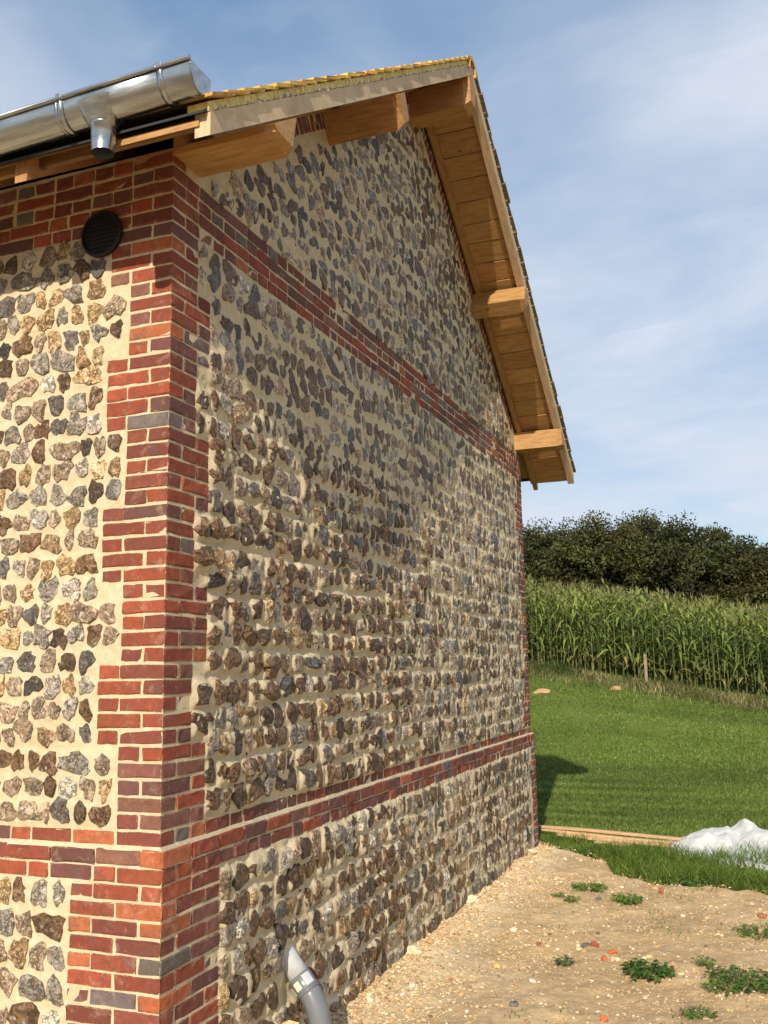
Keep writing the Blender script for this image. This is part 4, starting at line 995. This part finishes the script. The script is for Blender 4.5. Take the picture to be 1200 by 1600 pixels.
# ------------------------------------------------------------------ fence post
def post():
    x = -0.13; y = float(corn_y(x))-0.35; z = float(gz(x, y))
    acc = tube([(0, 0, -0.2), (0.004, 0, 0.3), (0.0, 0.005, 0.72), (0, 0.005, 0.76)], [0.042, 0.041, 0.039, 0.033], 9)
    p = obj('fence_post', mesh('fence_post', acc[0], acc[1], MT['bark'], np.array([0.30, 0.23, 0.16])), label='short wooden fence post in front of the maize', cat='post', loc=(x, y, z))
post()
# ------------------------------------------------------------------ maize
def maize_mesh(k, detail=True):
    acc = Acc(); H = rng.uniform(2.0, 2.35); lean = rng.normal(0, 0.03, 2)
    top = np.array([lean[0]*H, lean[1]*H, H])
    acc.add(*tube([(0, 0, -0.1), top*0.5, top], [0.016, 0.013, 0.006], 4, False), np.array([0.13, 0.16, 0.05])*rng.uniform(0.8, 1.2))
    nl = 11; az = rng.uniform(0, 6.28)
    for q in range(nl):
        f = 0.13+0.80*q/(nl-1); b = top*f; a = az+math.pi*(q % 2)+rng.normal(0, 0.45); L = rng.uniform(0.60, 0.95)*(0.75 if q < 2 or q > 8 else 1.0); wd = rng.uniform(0.040, 0.062)
        d = np.array([math.cos(a), math.sin(a), 0]); s = np.array([-math.sin(a), math.cos(a), 0]); up = rng.uniform(0.55, 0.95) if q < 8 else rng.uniform(0.8, 1.2); dr = rng.uniform(0.9, 1.7)
        P = []; n = 5; tw = rng.normal(0, 0.5)
        for i in range(n+1):
            t = i/n; c = b+d*L*t*0.75+np.array([0, 0, L*(up*t-dr*t*t*0.8)]); w = wd*(0.35+1.6*t-1.95*t*t) if i < n else 0.001
            ss = s*math.cos(tw*t)+np.array([0, 0, 1])*math.sin(tw*t)
            P += [c-ss*w, c+ss*w]
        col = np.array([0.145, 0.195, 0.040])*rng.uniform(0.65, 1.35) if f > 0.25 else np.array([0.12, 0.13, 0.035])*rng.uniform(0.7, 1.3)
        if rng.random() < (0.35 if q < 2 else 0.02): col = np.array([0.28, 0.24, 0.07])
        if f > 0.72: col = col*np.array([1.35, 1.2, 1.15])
        acc.add(np.array(P), [(2*i, 2*i+1, 2*i+3, 2*i+2) for i in range(n)], col)
    for q in range(6):                          # tassel
        a = rng.uniform(0, 6.28); d = np.array([math.cos(a)*0.07, math.sin(a)*0.07, 0.0])*(0 if q == 0 else 1); c = np.array([0.27, 0.26, 0.095])*rng.uniform(0.8, 1.2)
        s = np.array([-math.sin(a), math.cos(a), 0])*0.007; b = top-[0, 0, 0.02]; e = top+d*1.6+[0, 0, rng.uniform(0.10, 0.20)]
        acc.add(np.array([b-s, b+s, (b+e)/2+s+d*0.15, (b+e)/2-s+d*0.15, e]), [(0, 1, 2, 3), (3, 2, 4)], c)
    return acc
def maize():
    protos = [maize_mesh(k) for k in range(10)]; ms = [p.mesh('maize_plant', MT['leaf']) for p in protos]
    PV = [np.concatenate(p.V) for p in protos]; PCc = [np.concatenate(p.C) for p in protos]
    spots = []
    for r in range(22):
        x = -7.5 if r < 5 else -9.5
        while x < 6.5:
            spots.append((x+rng.normal(0, 0.03), float(corn_y(x))+r*0.62+rng.normal(0, 0.05), r)); x += rng.uniform(0.13, 0.21)
    def score(s): u, v, w = facepx(np.array([s[0], s[1], 2.5])); return (0 if 815 < u < 1215 else 1, s[2], abs(u-1000))
    spots.sort(key=score); acc = Acc()
    for i, (x, y, r) in enumerate(spots):
        z = float(gz(x, y)); k = int(rng.integers(10)); a = rng.uniform(0, 6.28); s = rng.uniform(0.80, 1.04)
        if i < 300:
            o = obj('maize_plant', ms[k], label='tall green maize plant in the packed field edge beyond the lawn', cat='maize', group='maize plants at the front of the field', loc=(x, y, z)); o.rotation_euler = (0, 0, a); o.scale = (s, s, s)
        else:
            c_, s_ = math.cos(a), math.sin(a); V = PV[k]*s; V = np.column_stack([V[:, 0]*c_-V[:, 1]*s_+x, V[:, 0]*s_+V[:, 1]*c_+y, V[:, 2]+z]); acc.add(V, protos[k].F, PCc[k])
    obj('maize_field', acc.mesh('maize_field', MT['leaf']), kind='stuff', label='dense maize field rising behind the front plants')
maize()
# ------------------------------------------------------------------ trees
def tree(x, y, H, rx, label, seed, n=30000):
    z0 = float(gz(x, min(y, 60))); t = obj('broadleaf_tree', None, label=label, cat='tree', group='dark trees behind the maize', loc=(x, y, z0-0.1))
    acc = Acc(); acc.add(*tube([(0, 0, -0.2), (0.1, 0, H*0.25), (0.05, 0.1, H*0.6), (0, 0, H*0.85)], [0.38, 0.30, 0.18, 0.05], 9), np.array([0.07, 0.055, 0.04]))
    ncl = 130; th = rng.uniform(0, 6.283, ncl); ct = rng.uniform(-0.95, 1, ncl); sph = np.sqrt(1-ct*ct); rr = rng.uniform(0.62, 0.98, ncl)
    cz = H*0.54; C = np.column_stack([rx*rr*sph*np.cos(th), rx*rr*sph*np.sin(th), cz+H*0.45*rr*ct]); R = rng.uniform(0.55, 1.15, ncl)*rx/3.2
    for k in range(9): acc.add(*tube([(0.05, 0, H*rng.uniform(0.25, 0.5)), C[k]*[0.5, 0.5, 0.8], C[k]], [0.12, 0.08, 0.03], 5), np.array([0.07, 0.055, 0.04]))
    obj('trunk', acc.mesh('trunk', MT['bark']), t)
    q = rng.integers(0, ncl, n); d = rng.normal(0, 1, (n, 3)); d /= np.linalg.norm(d, axis=1)[:, None]; P = C[q]+d*(R[q]*rng.uniform(0.35, 1.12, n)**0.7)[:, None]*np.array([1.15, 1.15, 0.8])
    e1 = rng.normal(0, 1, (n, 3)); e1 /= np.linalg.norm(e1, axis=1)[:, None]; e2 = np.cross(e1, d+rng.normal(0, 0.5, (n, 3))); e2 /= np.linalg.norm(e2, axis=1)[:, None]; s = rng.uniform(0.06, 0.15, n)[:, None]
    V = np.stack([P-e1*s, P-e2*s*0.55, P+e1*s, P+e2*s*0.55], 1).reshape(-1, 3); F = np.arange(4*n).reshape(-1, 4)
    cc = np.array([0.042+rng.uniform(-0.006, 0.012), 0.054, 0.014])*rng.uniform(0.7, 1.3)*rng.uniform(0.5, 1.55, (ncl, 1))*(1+rng.normal(0, 0.05, (ncl, 3))); c = cc[q]*rng.uniform(0.7, 1.3, (n, 1))
    obj('crown', mesh('crown', V, F, MT['tree'], np.repeat(c, 4, 0)), t)
T = [(-17.5, 66, 7.2, 3.6, 'dark tree mostly hidden behind the house corner, leftmost of the row'), (-13.3, 63, 7.4, 3.1, 'lower dark tree beside the house corner in the tree row'),
     (-10.2, 65, 8.2, 3.2, 'dark tree second from the house corner in the row'), (-7.2, 63, 8.3, 3.1, 'rounded dark tree third from the house corner'),
     (-4.2, 66, 8.9, 3.2, 'tall dark tree in the middle of the row behind the maize'), (-1.6, 63, 8.5, 3.0, 'dark tree right of the tallest middle one'),
     (1.0, 66, 8.5, 3.1, 'dark tree second from the right edge in the row'), (3.8, 63, 7.5, 3.0, 'dark tree cut by the right edge of the picture'), (7.0, 66, 7.6, 3.4, 'dark tree beyond the right edge of the picture')]
for k, (x, y, H, rx, lb) in enumerate(T): tree(x, y, H, rx*1.12, lb, k)
